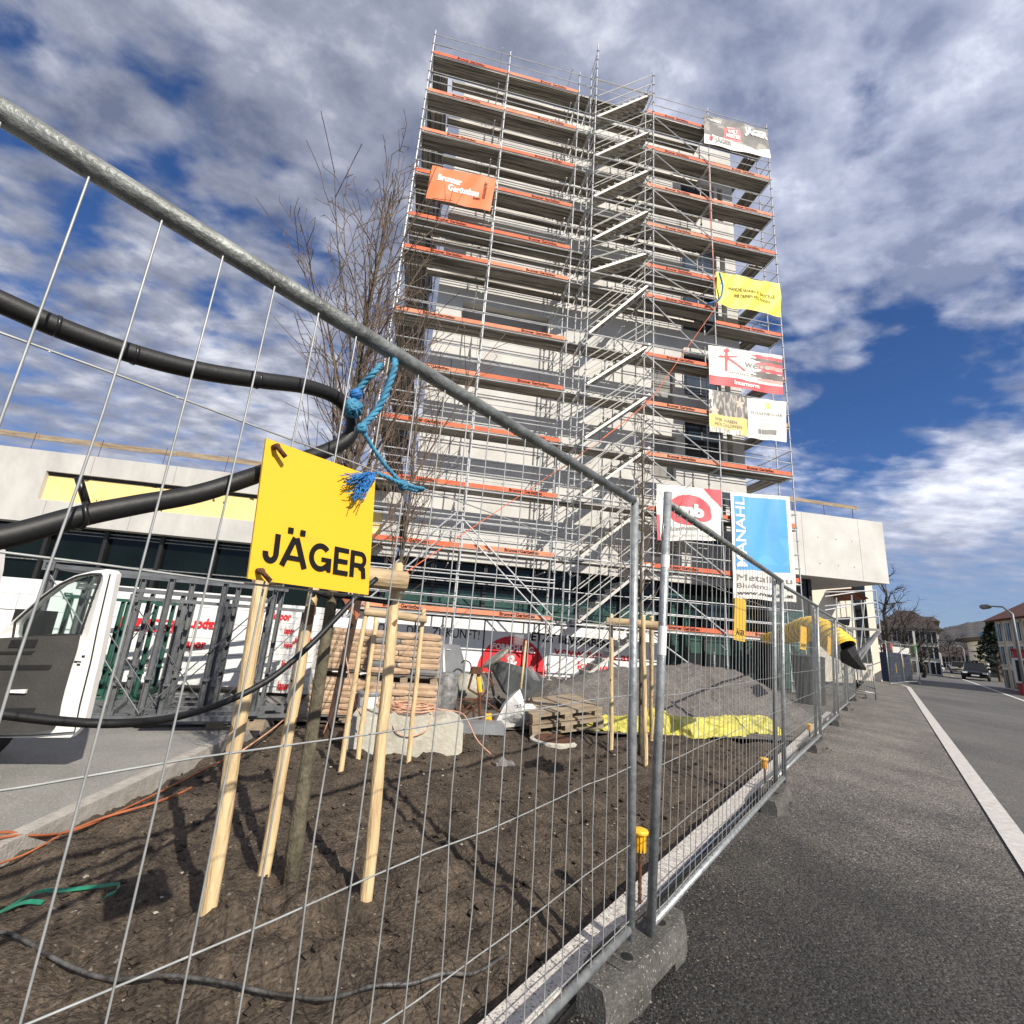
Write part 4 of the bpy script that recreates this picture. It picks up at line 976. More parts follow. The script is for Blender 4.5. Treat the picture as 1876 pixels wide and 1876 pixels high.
banner('scaffold_banner','plain white banner with a small gold square above grey lettering',[(1369,728),(1441,736),(1441,810),(1370,802)],Yb,fus,[b_wh,b_gold],
 [(m_gprint,'FÜSSENEGGER',.10,.60,.075,.80,-.006,'l',0),(m_lgprint,None,.10,.565,.006,.80,0,'l',0),(m_lgprint,'HOLZ · BAU · PLANUNG',.18,.47,.04,.62,-.003,'l',0),(m_lgprint,'WERKSTATT',.33,.37,.035,.34,-.003,'l',0),(m_lgprint,'ZIMMEREI UND DACH',.24,.31,.035,.5,-.003,'l',0),
 (m_gprint,None,.27,.14,.11,.08,0,'l',0),(m_gprint,None,.37,.14,.11,.36,0,'l',0),(m_lgprint,None,.3,.08,.008,.4,0,'l',0)],nx=60,seed=6,amp=.035)
def mbf(u,v):
    if u>.72 and v>.62:
        if (u-.72)*1.2+(v-.62)*.9>.34+.0*u and (1.05-u)**2+(v-.95)**2<.13: return 1
    x,y=u-.50,v-.56
    a=.30+.03*math.sin(3*x*6); r=(x/.34)**2+((y+.12*x*0)/.29)**2
    if r<1 and not (u>.55 and v<.40-.0*(u)): 
        return 1
    if ((u-.72)/.13)**2+((v-.47)/.12)**2<1: return 1
    if u<.045 and v<.45: return 1
    return 0
banner('scaffold_banner','white banner with a rounded red blob and corner, lowest on the scaffold',[(1203,886),(1321,898),(1322,990),(1204,990)],Yb,mbf,[b_wh,b_mb],
 [(m_gprint,'mb',.30,.46,.235,.44,.085,'l',-.05),(m_wprint,'mb',.31,.465,.22,.42,.055,'l',-.05),(m_gprint,'Malermeister',.17,.18,.085,.46,.005,'l',0),(m_gprint,'bau',.66,.18,.085,.13,.005,'l',0),(m_lgprint,'Farbe  Fassade  Boden',.17,.07,.055,.66,0,'l',0)],nx=110,seed=7,amp=.045)
def man(u,v):
    if v>.262 and v<.965 and .045<u<.93:
        return 2 if u>.235 and (.33<v<.58) and (u-.235)>(.58-v)*.8 and noise.noise(V((u*2.5,v*3,3)))>.0 else 1
    return 0
banner('scaffold_banner','tall blue and white banner hung beside the concrete box',[(1338,901),(1447,910),(1459,1104),(1345,1095)],Yb-.02,man,[b_wh,b_blue,flat('banner_mid_blue',(.11,.40,.80))],
 [(m_wprint,'MANAHL',.215,.29,.105,1.02,.02,'l',R(90)),(m_gprint,'Metallbau',.06,.165,.062,.88,.0,'l',-.01),(m_gprint,'Bludenz-Bürs',.06,.10,.046,.84,-.006,'l',-.01),(m_black,'www.manahl.at',.05,.038,.036,.90,.01,'l',-.01)],nx=110,seed=8,amp=.05)
# blue sling and red guy rope
mb=MB(); mb.poly(catmull([gy(1318,500,Yb-.1),gy(1324,525,Yb-.15),gy(1318,548,Yb-.1),gy(1296,557,Yb)],5),.035,8); tag(mb.build('blue_sling',m_rope2,smooth=True),'blue lifting sling hanging beside the yellow banner','sling')
mb=MB(); rd=[gd(744,1048,3.0),gy(1195,728,YO-.03),gy(1312,562,YO-.1),gy(1301,400,Yb),gy(1299,300,Yb)]
P_=[rd[0].lerp(rd[1],i/12)-V((0,0,.12*math.sin(i/12*math.pi))) for i in range(13)]+rd[2:]
mb.poly(P_[:6],.0035,5,False); mb.poly(P_[5:],.012,5); m_gr=flat('orange_red_rope',(.75,.15,.05)); tag(mb.build('guy_rope',m_gr,smooth=True),'orange red rope running from the stake crossbar up to the scaffold','rope')
# ------------------------------------------------------------------ young trees with stakes
def grow(mb,p,d,L_,r,lvl,rnd,up=.06,dens=1.0,maxl=3,n0=6):
    seg=max(3,int(L_/.14)) if lvl<2 else max(2,int(L_/.10)); st_=L_/seg; pts=[p.copy()]; rs=[r]; kids=[]
    d=d.normalized()
    for i in range(seg):
        d=(d+V((rnd.gauss(0,.075),rnd.gauss(0,.075),rnd.gauss(0,.05)+up))).normalized()
        p=p+d*st_; pts.append(p.copy()); f=(i+1)/seg; rs.append(max(r*(1-.80*f),.0023))
        if lvl<maxl and f>.10 and rnd.random()<dens*(.62 if lvl==1 else .5):
            ax=d.cross(V((rnd.gauss(0,1),rnd.gauss(0,1),rnd.gauss(0,1)))).normalized(); a=R(rnd.uniform(25,50)); nd=(d*math.cos(a)+ax*math.sin(a))
            l=L_*(1-f*.55)*rnd.uniform(.22,.5) if lvl==1 else L_*rnd.uniform(.2,.5)
            kids.append((p.copy(),nd,min(l,.9),max(rs[-1]*.6,.003)))
    mb.poly(pts,rs,n0 if lvl<=1 else (4 if lvl==2 else 3),False)
    for k in kids: grow(mb,*k,lvl+1,rnd,up*.8,dens*.85,maxl,n0)
def tree(name,label,base,top,r0,z_first,nb,bl,seed,group,spread=(18,42),lean=None,maxl=3,dens=1.0,th=m_bark,tw_=m_twig,cat='tree',up=.045):
    rnd=random.Random(seed); t=thing(name,label,cat,base,group)
    base=V(base); H_=top-base.z; ln=V(lean or (0,0,0)); n=16; pts=[];rs=[]
    for i in range(n+1):
        f=i/n; pts.append(base+V((ln.x*f+.03*math.sin(f*9+seed)*f,ln.y*f+.03*math.cos(f*7+seed)*f,H_*f-.06*(1-f)))); rs.append(r0*(1.15-.15*min(1,f*8)) *(1-.93*f)**.9+.0015)
    m=MB(); m.poly(pts,rs,12,True); m.build('trunk',th,t,smooth=True)
    c=MB()
    for i in range(nb):
        f=z_first+(1-z_first)*(i/nb)**1.05*.97; k=min(int(f*n),n-1); p=pts[k].lerp(pts[k+1],f*n-k)
        az=i*2.4+rnd.uniform(-.5,.5); a=R(rnd.uniform(*spread)); d=V((math.cos(az)*math.sin(a),math.sin(az)*math.sin(a),math.cos(a)))
        grow(c,p,d,bl*(1-.72*(f-z_first)/(1-z_first))*rnd.uniform(.75,1.15),max(r0*.36*(1-f*.7),.004),1,rnd,up,dens,maxl)
    c.build('crown',tw_,t,smooth=True); return t
G3='young staked trees in the soil bed'
tb=gz(535,1600); tb.z=-.05
tree('young_tree','tall bare young tree in the soil bed right behind the large yellow sign',tb,4.75,.043,.34,46,1.8,5,G3,spread=(9,36),lean=(-.12,.05,0),dens=1.75,up=.085)
tree('young_tree','bare young tree at the second stake group, in front of the cement bags',V((-.27,5.42,-.05)),4.6,.03,.34,30,1.5,9,G3,spread=(10,36),dens=1.3,lean=(-.03,0,0),up=.07)
tree('young_tree','bare young tree at the farthest stake group beside the sand heap',V((2.98,6.15,-.05)),4.7,.028,.36,28,1.4,14,G3,spread=(8,30),dens=1.3,up=.07)
def stake(label,b,t_,r,group,cut=True):
    o=thing('tree_stake',label,'stake',b,group); mb=MB(); b=V(b);t_=V(t_); n=7
    pts=[b.lerp(t_,i/n)+V((.004*math.sin(i*2+b.x*9),.004*math.cos(i*3),0)) for i in range(n+1)]
    mb.poly([b-V((0,0,.1))]+pts+[t_+(t_-b).normalized()*.008],[r*1.02]+[r*(1.02-.06*i/n) for i in range(n+1)]+[r*.8],14); mb.build('pole',m_stake,o,smooth=True); return o
GS='peeled wooden tree stakes'
A_b=gz(378,1690,-.04); A_t=gd(486,1030,2.83); B_b=gz(482,1606,-.03); B_t=gd(583,1035,3.28); C_b=gz(672,1640,-.03); C_t=gd(729,1036,3.04)
stake('thickest peeled stake, nearest to the camera, under the yellow sign',A_b,A_t,.036,GS)
stake('peeled stake half shaded by the sign, beside the trunk of the tall tree',B_b,B_t,.033,GS)
stake('peeled stake carrying the end of the thick crossbar, nearest in front of the cement bags',C_b,C_t,.034,GS)
def crossbar(label,a,b,r,end=.08,half=False):
    r=r*1.22
    o=thing('crossbar',label,'crossbar',a,'crossbars tying the tree stakes'); a=V(a);b=V(b); d=(b-a).normalized(); a=a-d*end; b=b+d*end
    mb=MB(); mb.poly([a,a+d*.01,a.lerp(b,.5)+V((0,0,.004)),b-d*.01,b],[r*.9,r,r*1.02,r,r*.88],16); mb.build('log',m_log,o,smooth=False)
    mb=MB()
    for p in (a+d*end,b-d*end): mb.tube(p-V((0,0,.0)),p+FN*-.002+V((0,0,-r*.2)),r*1.03,16); 
    return o
ax=gd(486,1046,2.86); cx_=gd(722,1068,2.96)
crossbar('thick round crossbar sticking out right of the yellow sign',gd(512,1040,2.92),gd(728,1064,2.92),.050,.06)
crossbar('thick crossbar behind the sign between the back stakes',A_t+V((0,.05,-.07)),B_t+V((0,-.03,-.07)),.042,.05)
strap=MB(); tp=V((-.62,3.16,1.52)); strap.poly([tp+V((.06*math.cos(i*.5),.06*math.sin(i*.5),.01*math.sin(i))) for i in range(14)]+[V((-.18,3.0,1.5))],.014,6); tag(strap.build('tree_tie',m_zip,smooth=True),'black rubber tie holding the tall young tree to its stakes','tree tie')
D=[(gz(625,1402),gd(674,1100,5.35)),(gz(656,1385),gd(690,1128,5.75)),(gz(748,1395),gd(776,1118,5.45)),(V((-.35,5.75,0)),gd(735,1090,5.75))]
for (b,t_),l in zip(D[:3],('thin pale stake at the left of the second tree group','slightly bent thin stake with a dark band in the second tree group','thin pale stake at the right of the second tree group, in front of the bags')):
    stake(l,V((b.x,b.y,-.03)),t_,.026,GS)
crossbar('pale crossbar of the second tree group in front of the cement bags',gd(678,1122,5.33),gd(772,1134,5.38),.035,.06)
D2=[(gz(1120,1370),gd(1120,1126,6.7),'left stake of the farthest tree group, with a split pointed side'),(gz(1183,1393),gd(1178,1128,6.3),'stake of the farthest tree group just left of the doubled fence posts'),(gz(1193,1352),gd(1193,1130,7.0),'rear stake of the farthest tree group close to the doubled fence posts')]
for b,t_,l in D2: stake(l,V((b.x,b.y,-.03)),t_,.028,GS)
crossbar('short half round crossbar of the farthest tree group',gd(1122,1140,6.6),gd(1196,1146,6.6),.048,.08)
# dark brown post with orange cord leaning before the bags
o=thing('brown_post','dark brown plank post leaning in front of the left cement bags','post',gz(600,1345))
mb=MB(); b=gz(600,1345);b.z=-.1; t_=gd(657,1090,5.9); d=(t_-b).normalized(); x_=d.cross(V((0,1,0))).normalized(); mb.prism([b-x_*.045,b+x_*.045,t_+x_*.045,t_-x_*.045],V((0,.05,0))); mb.build('plank',m_brown,o)
mb=MB(); mb.poly(catmull([gd(648,1105,5.8),gd(640,1150,5.75),gd(628,1230,5.75),gd(618,1285,5.8),gd(600,1325,5.8),gd(592,1345,5.85)],5),.007,5); mb.poly(catmull([gd(630,1180,5.75),gd(640,1240,5.8),gd(652,1290,5.9),gd(668,1325,5.9)],5),.007,5); mb.build('cord',m_phose,o,smooth=True)
mb=MB(); mb.prism([gd(623,1090,5.85),gd(640,1088,5.85),gd(650,1128,5.85),gd(636,1112,5.85)],V((0,.01,0))); mb.prism([gd(650,1118,5.85),gd(660,1126,5.85),gd(652,1136,5.85)],V((0,.01,0))); mb.build('orange_flap',m_ohose,o)
# ------------------------------------------------------------------ rebar stubs with yellow caps
def rebar(label,x,y,zt,tilt=0):
    o=thing('rebar_stub',label,'rebar',(x,y,0),'rebar stubs with yellow caps'); mb=MB(); P=[V((x+tilt*i/24,y,-.03+(zt-.04)*i/24)) for i in range(25)]
    mb.poly(P,[.0115 if i%2 else .0092 for i in range(25)],8); mb.build('rod',m_rust,o,smooth=True)
    mb=MB(); zt0=zt; cx=x+tilt; mb.lathe([(.022,zt0-.085),(.026,zt0-.03),(.030,zt0-.012),(.044,zt0-.010),(.046,zt0),(.040,zt0+.008),(.012,zt0+.014)],(cx,y,0),20)
    for k in range(10):
        a=k*math.pi/5; mb.box((cx+.028*math.cos(a),y+.028*math.sin(a),zt0-.055),(.008,.008,.085),Matrix.Rotation(a,3,'Z'))
    mb.build('cap',m_capy,o,smooth=False)
r1=gz(1172,1660,.01); rt_=ray(1177,1523); zt1=CH+math.hypot(r1.x,r1.y)*rt_.z
rebar('nearest rusty rebar stub with a yellow plastic cap, between the doubled posts',r1.x,r1.y,zt1,.0)
p=gz(1402,1437,.0); rebar('middle rebar stub with a flat yellow cap behind the second panel',p.x,p.y,CH+math.hypot(p.x,p.y)*ray(1406,1391).z)
p=gz(1484,1352,.0); rebar('farthest rebar stub with a yellow cap behind the third panel',p.x,p.y,CH+math.hypot(p.x,p.y)*ray(1482,1327).z)
# hoses and strap on the soil
def onsoil(pts,lift=.01): 
    out=[]
    for x,y in pts: q=gz(x,y,-.06); q.z=hsoil(q.x,q.y)+lift; out.append(q)
    return out
mb=MB(); gp=onsoil([(-120,1690),(0,1735),(110,1765),(200,1790),(300,1802),(400,1815),(500,1826),(600,1835),(680,1834),(750,1826),(810,1812),(870,1792),(930,1760)],.034)
mb.poly(catmull(gp,10),.008,8); mm=mat('muddy_conduit',(.11,.105,.10),(.028,.025,.022),.5,0,14,.3,60); tag(mb.build('muddy_conduit',mm,smooth=True),'muddy dark conduit lying in a curve across the near soil','pipe')
mb=MB(); a_=catmull(onsoil([(-60,1683),(0,1670),(60,1655),(120,1646),(215,1628)],.02),6); b_=catmull(onsoil([(-60,1675),(0,1672),(40,1674),(75,1668)],.015),6)
for P in (a_,b_,catmull(onsoil([(215,1628),(212,1642),(190,1650)],.02),5)):
    for p,q in zip(P,P[1:]): mb.prism([p-V((0,.012,0)),p+V((0,.012,.006)),q+V((0,.012,.006)),q-V((0,.012,0))],V((0,0,.002)))
tag(mb.build('green_strap',m_green),'green plastic packing strap lying on the near soil','strap')
def along_kerb(pts,z):
    o_=[gz(x,y,-.05) for x,y in pts]
    for q in o_: q.z=max(hsoil(q.x,q.y)+.03,-.06) if q.x>kerbx(q.y) else .03
    return o_
mb=MB(); mb.poly(catmull(along_kerb([(-60,1572),(0,1553),(90,1530),(190,1500),(280,1478),(330,1456),(352,1440)],-.04),6),.009,6); mb.poly(catmull(along_kerb([(-60,1585),(0,1562),(130,1520),(240,1478),(330,1430),(385,1402),(440,1378),(480,1350)],-.03),6),.007,6)
mb.poly(catmull(along_kerb([(-60,1600),(0,1578),(50,1560),(110,1535)],-.05),6),.006,6)
tag(mb.build('orange_hose',m_ohose,smooth=True),'thin orange air hoses lying along the pavement kerb','hose')
mb=MB(); mb.poly(catmull([gz(440,1378,.02),gz(500,1335,.02),gz(540,1300,.02),gd(566,1272,7.5)],6),.010,5); tag(mb.build('pale_hose',m_phose,smooth=True),'pale orange hose running from the kerb to the bags','hose')
mb=MB(); q=gz(925,1393,-.05); mb.grid(lambda u,v:(q.x+(u-.5)*.22,q.y+(v-.5)*.22,hsoil(q.x,q.y)+.02+.06*abs(noise.noise(V((u*4,v*4,2))))+.07*math.exp(-((u-.4)**2+(v-.5)**2)*20)),14,14); tag(mb.build('film_scrap',m_film,smooth=True),'crumpled scrap of clear film lying on the soil','plastic film')
for x,y,s in ((350,1665,.02),(1010,1425,.05),(430,1700,.015),(980,1515,.03),(735,1770,.015)):
    pass
# ------------------------------------------------------------------ concrete block, hose coil, bucket, cement bags
o=thing('concrete_block','long raw concrete block with a pale hose coil on it','concrete block',(.0,6.5,0))
pL=gz(628,1352,-.08); pR=gz(842,1366,-.08); mb=MB()
def blk(u,v): return None
x0,x1=pL.x+.10,pR.x; yb=6.05; zt=.30
mb.prism([V((x0,yb,-.25)),V((x1,yb,-.25)),V((x1-.02,yb,zt-.05)),V((x1-.10,yb,zt-.01)),V((x1-.22,yb,zt+.02)),V((.5*(x0+x1)+.3,yb,zt-.03)),V((.5*(x0+x1)+.22,yb,zt+.03)),V((.5*(x0+x1),yb,zt)),V((x0+.55,yb,zt+.01)),V((x0+.5,yb,zt+.05)),V((x0+.42,yb,zt)),V((x0+.03,yb,zt-.02)),V((x0,yb,zt-.06))],V((0,.55,0))); mb.build('block',m_block,o)
mb=MB(); rk2=random.Random(4); c=V((.5*(x0+x1)+.02,yb+.22,zt+.02))
P=[]
for i in range(150):
    a=i*.32; rr_=.16+.05*math.sin(i*.21)+.03*rk2.random(); P.append(c+V((rr_*1.25*math.cos(a),rr_*math.sin(a),.012+.0006*i+.01*rk2.random())))
mb.poly(P,.008,6); mb.poly(catmull([P[-1],c+V((.35,.0,.05)),c+V((.6,-.05,.03)),V((x1+.02,yb-.02,zt)),V((x1+.15,yb-.1,.1)),V((x1+.32,yb-.3,-.02))],6),.007,6)
mb.poly(catmull([c+V((-.2,-.1,.03)),V((c.x-.17,yb-.02,zt-.12)),V((c.x,yb-.025,zt-.2)),V((c.x+.2,yb-.02,zt-.13)),c+V((.25,-.2,.02))],6),.007,6)
tag(mb.build('hose_coil',m_phose,smooth=True),'coil of pale orange hose lying on the raw concrete block','hose')
o=thing('bucket','white bucket with grey lid standing before the cement bags','bucket',(-.35,7.0,0)); bc=gd(668,1345,7.2); bz=gd(668,1268,7.2).z
mb=MB(); mb.lathe([(.13,bz-.34),(.16,bz)],(bc.x,bc.y,0),18); mb.build('body',m_white,o,smooth=False); mb=MB(); mb.lathe([(.17,bz-.03),(.175,bz),(.165,bz+.02),(.05,bz+.025)],(bc.x,bc.y,0),18); mb.build('lid',m_gpanel,o)
mb=MB(); mb.poly([V((bc.x-.16,bc.y,bz-.03)),V((bc.x-.1,bc.y-.17,bz-.16)),V((bc.x+.08,bc.y-.17,bz-.2)),V((bc.x+.16,bc.y,bz-.03))],.004,4); mb.build('handle',m_zip,o)
def bagstack(label,cx,y,z0,nr,seed,nb=2,w=1.0):
    rnd=random.Random(seed); t=thing('cement_bag_pallet',label,'pallet of bags',(cx,y,z0),'pallets of cement bags')
    pal=MB()
    for i in range(3): pal.box((cx-.42+.42*i,y+.4,z0+.05),(.1,.8,.08))
    for i in range(5): pal.box((cx,y+.05+.17*i,z0+.105),(w,.1,.02))
    pal.build('pallet_base',m_wood,t); h=.079; mbb=MB(); dk=MB()
    for j in range(nr):
        z=z0+.13+h*j+h/2+rnd.uniform(-.003,.003)
        for sd in range(2):
            off=rnd.uniform(-.02,.02); wid=[.38,.60] if (j+sd)%2 else [.60,.38]; x=cx-w/2
            for wv in wid:
                cxx=x+wv/2+off; yy=y+.12+.42*sd+rnd.uniform(-.015,.015); hw,hd,hh=wv/2-.008,.20,h/2*1.10
                b=len(mbb.v); nu,nv=8,6
                prof=lambda u,v:(abs(math.cos(u))**.3*(1 if math.cos(u)>=0 else -1), abs(math.sin(u))**.3*(1 if math.sin(u)>=0 else -1))
                rings=9
                for a_ in range(rings):
                    f=-1+2*a_/(rings-1); sc_=(1-abs(f)**9)**.4 if abs(f)<1 else .15; sc_=max(sc_,.66)
                    for k in range(12):
                        an=k*math.pi/6; ca,sa=prof(an,0); mbb.v.append(V((cxx+f*hw,yy+ca*hd*(.85+.15*sc_),z+sa*hh*sc_+.003*noise.noise(V((cxx*9+f*3,k,z*30))))))
                mbb.m=1 if (wv<.5 and rnd.random()<.22) else 0
                for a_ in range(rings-1):
                    for k in range(12): k2=(k+1)%12; mbb.face([b+a_*12+k,b+a_*12+k2,b+(a_+1)*12+k2,b+(a_+1)*12+k])
                mbb.face([b+k for k in range(12)]); mbb.face([b+(rings-1)*12+k for k in range(12)][::-1])
                x+=wv
    split(mbb,'bag',[m_bag,m_bagd],t)
    f=MB(); zt_=z0+.13+h*nr
    def wr(u,v):
        a=u*3; z=z0+.1+(zt_+.015-z0-.1)*v
        if a<1: p=V((cx-w/2-.02,y+.7-.75*a,z))
        elif a<2: p=V((cx-w/2-.02+(w+.04)*(a-1),y-.05,z))
        else: p=V((cx+w/2+.02,y-.05+.75*(a-2),z))
        return p+V((noise.noise(p*9)*.018,noise.noise(p*11+V((4,4,4)))*.018,0))
    f.grid(wr,48,18); f.build('film_wrap',m_film,t,smooth=True)
xl=gd(636,1250,7.3).x; xr=gd(742,1250,7.2).x
bagstack('lower left pallet of brown cement bags behind the tree stakes',xl,7.35,-.06,6,1); bagstack('upper left pallet of brown cement bags, stacked on the lower one',xl+.02,7.38,.54,7,2)
bagstack('lower right pallet of brown cement bags behind the concrete block',xr,7.15,-.06,6,3); bagstack('upper right pallet of brown cement bags, topmost of the right stack',xr-.02,7.18,.54,7,4)
o=thing('wrapped_bundle','film wrapped grey bundle standing right of the cement bags','bundle',gz(813,1300)); c=gd(815,1290,7.9)
mb=MB(); mb.lathe([(.17,-.05),(.20,.15),(.19,.45),(.15,.62),(.05,.66)],(c.x,c.y,0),14); mb.build('bundle',mat('grey_bundle',(.24,.24,.24),(.07,.07,.07),.5,0,9,.6,20),o,smooth=True)
# ------------------------------------------------------------------ plaster machine, mixer, rusty stand, white bag
o=thing('plaster_machine','grey sheet metal plastering machine with an off-white drum','machine',gz(830,1290))
P=lambda x,y,d=9.0: gd(x,y,d)
mb=MB(); q=[P(790,1180),P(838,1184),P(848,1222),P(842,1292),P(812,1298),P(795,1240)]; mb.prism(q,V((.1,.6,0))); mb.build('hopper',m_gpanel,o)
mb=MB(); mb.prism([P(811,1186,8.98),P(814,1186,8.98),P(816,1232,8.98),P(812,1232,8.98)],V((0,.01,0))); mb.prism([P(818,1189,8.98),P(826,1190,8.98),P(826,1191,8.98),P(818,1190,8.98)],V((0,.01,0))); mb.build('edge_strip',m_white,o)
c=P(856,1262,8.9); mb=MB(); mb.lathe([(.06,-.28),(.22,-.22),(.27,-.05),(.27,.12),(.2,.26),(.07,.30)],c,18,Matrix.Rotation(R(80),3,'Y')@Matrix.Rotation(R(20),3,'X')); mb.build('drum',m_cream,o,smooth=True)
mb=MB(); mb.poly(catmull([P(845,1215,8.8),P(852,1210,8.8),P(862,1216,8.8),P(862,1232,8.8),P(856,1240,8.8)],4),.012,5); 
for k in range(9): p=P(828+rk2.random()*22,1250+rk2.random()*25,8.6); mb.box(p,(.09,.06,.05),Matrix.Rotation(k,3,'Z'))
mb.build('fittings',m_black2,o)
mb=MB(); mb.tube(P(826,1281,8.6),P(880,1281,8.6),.018,6); mb.tube(P(830,1284,8.6),P(826,1312,8.6),.018,6); mb.tube(P(876,1284,8.6),P(880,1312,8.6),.018,6); mb.lathe([(.13,-.03),(.13,.03)],P(836,1298,8.6),14,Matrix.Rotation(R(90),3,'X')); mb.build('chassis',m_rust,o)
o=thing('concrete_mixer','dark grey mixer drum tipped over beside the red hoarding disc','concrete mixer',gz(945,1300))
mb=MB(); q=[P(906,1216,9.2),P(920,1212,9.2),P(952,1222,9.2),P(985,1232,9.2),P(1000,1250,9.2),P(970,1282,9.2),P(948,1276,9.2),P(930,1275,9.2),P(905,1228,9.2)]; mb.prism(q,V((0,.55,0))); mb.build('skip',mat('mixer_dark_grey',(.11,.12,.12),(.07,.075,.075),.55,0,3),o)
mb=MB(); rot_=Matrix.Rotation(R(55),3,'Y'); mb.lathe([(.27,-.02),(.30,0),(.30,.03),(.26,.035)],P(910,1205,9.1),22,Matrix.Rotation(R(-40),3,'Y')); mb.build('rim',m_cream,o,smooth=True)
mb=MB(); mb.lathe([(.02,-.09),(.09,-.06),(.12,0),(.09,.06),(.02,.09)],P(934,1204,9.0),14); mb.lathe([(.10,-.10),(.10,.10)],P(950,1172,9.3),12); mb.prism([P(966,1222,9.0),P(975,1220,9.0),P(990,1248,9.0),P(978,1246,9.0)],V((0,.03,0))); mb.build('film_cover',m_film,o,smooth=True)
mb=MB(); mb.tube(P(896,1222,9),P(905,1275,9),.025,6); mb.tube(P(905,1275,9),P(938,1310,9),.025,6); mb.tube(P(915,1275,9),P(890,1308,9),.025,6); mb.lathe([(.16,-.04),(.16,.04)],P(918,1296,9.1),16,Matrix.Rotation(R(90),3,'X')); mb.build('mixer_frame',m_black2,o)
o=thing('pipe_vice_stand','rusty brown tripod stand with yellow parts in front of the machines','stand',gz(878,1330)); S=lambda x,y:gd(x,y,7.6)
mb=MB()
for a_,b_,r_ in (((876,1225),(880,1318),.028),((866,1232),(858,1262),.02),((858,1262),(884,1278),.016),((890,1232),(902,1252),.022),((902,1252),(884,1276),.018),((880,1276),(845,1306),.018),((880,1278),(918,1306),.016),((848,1282),(902,1282),.012),((880,1290),(840,1318),.016),((868,1296),(868,1325),.02),((888,1296),(905,1322),.016)): mb.tube(S(*a_),S(*b_),r_,6)
mb.box(S(874,1228),(.16,.1,.1)); mb.build('frame',m_rust,o)
mb=MB(); mb.tube(S(876,1240),S(880,1268),.035,8); mb.box(S(894,1312),(.1,.08,.08)); mb.tube(S(888,1308),S(900,1322),.03,6); mb.build('yellow_part',m_capy,o)
mb=MB(); c=gd(882,1330,7.3); mb.box(V((c.x,c.y,.0)),(.62,.3,.14)); o2=tag(mb.build('metal_tray',m_gpanel),'shallow grey metal tray on the soil below the rusty stand','tray')
o=thing('white_sack','crumpled white big bag lying against the pallets','sack',gz(940,1310)); W_=[(908,1322),(925,1290),(940,1272),(953,1262),(962,1290),(975,1288),(988,1300),(992,1315),(960,1330),(925,1332)]
mb=MB(); q=[gd(x,y,7.55) for x,y in W_]; c=sum(q,V((0,0,0)))/len(q); b=len(mb.v)
for s_ in (1.0,.75,.45,.15):
    for p in q: pp_=c+(p-c)*s_; pp_=pp_+V((0,-.18*(1-s_)+.05*noise.noise(p*9+V((s_*7,0,0))),.03*noise.noise(p*14+V((0,s_*9,0))))); mb.v.append(pp_)
n=len(q)
for j in range(3):
    for i in range(n): k=(i+1)%n; mb.face([b+j*n+i,b+j*n+k,b+(j+1)*n+k,b+(j+1)*n+i])
mb.face([b+3*n+i for i in range(n)])
for i in range(n): mb.v.append(c+(q[i]-c)*.9+V((0,.35,-.05)))
for i in range(n): k=(i+1)%n; mb.face([b+i,b+4*n+i,b+4*n+k,b+k])
mb.face([b+4*n+i for i in range(n)]); mb.build('bag',m_wbag,o)
mb=MB(); add_text(mb,'25A',lambda u,v:gd(958+u*110,1286-v*110,7.32),0,0,.075,bold=.03); mb.build('lettering',m_black,o)
mb=MB(); mb.tube(gd(954,1262,7.6),gd(964,1174,7.9),.018,8); tag(mb.build('broom_handle',m_stake,smooth=True),'long pale wooden tool handle leaning up from the white sack','tool handle')
# pallets
def pallet(label,z,dx,dy,ang,tilt):
    t=thing('wooden_pallet',label,'pallet',gd(1018,1318,7.8)+V((dx,dy,z)),'old wooden pallets before the sand heap')
    M_=MB()
    for i in range(7): M_.box((-.54+.18*i*1.0,0,.125),(.1,.8,.02)) if False else M_.box((0,-.35+.117*i,.125),(1.2,.095,.022))
    split(M_,'deck_board',m_wood,t,local=True); M_=MB()
    for y in (-.35,0,.35):
        M_.box((0,y,.104),(1.2,.095,.02)); M_.box((0,y,.011),(1.2,.095,.02))
    split(M_,'stringer_board',m_wood,t,local=True); M_=MB()
    for y in (-.35,0,.35):
        for x in (-.53,0,.53): M_.box((x,y,.0575),(.13,.095,.07))
    split(M_,'block',m_wood,t,local=True); t.rotation_euler=(tilt,-.09,ang)
pz=gd(1018,1330,7.8).z
pallet('upper old wooden pallet leaning on the lower one before the sand heap',.16-gd(1018,1318,7.8).z+.03,.0,.05,R(14),.10)
pallet('lower old wooden pallet on the soil before the sand heap',-.03-gd(1018,1318,7.8).z+.05,.02,.02,R(12),.05)
o=thing('broken_manhole_ring','broken concrete ring with rusty edge half buried in front of the pallets','concrete ring',gz(1015,1355)); c=gz(1022,1362,-.03)
mb=MB(); mb.lathe([(.34,-.10),(.34,-.015),(.29,.0),(.28,-.03)],(c.x,c.y+.15,0),22); mb.build('ring',m_block,o); mb=MB(); mb.lathe([(.275,-.02),(.275,.005),(.02,.01)],(c.x,c.y+.15,0),22); mb.build('cover',m_rust,o)
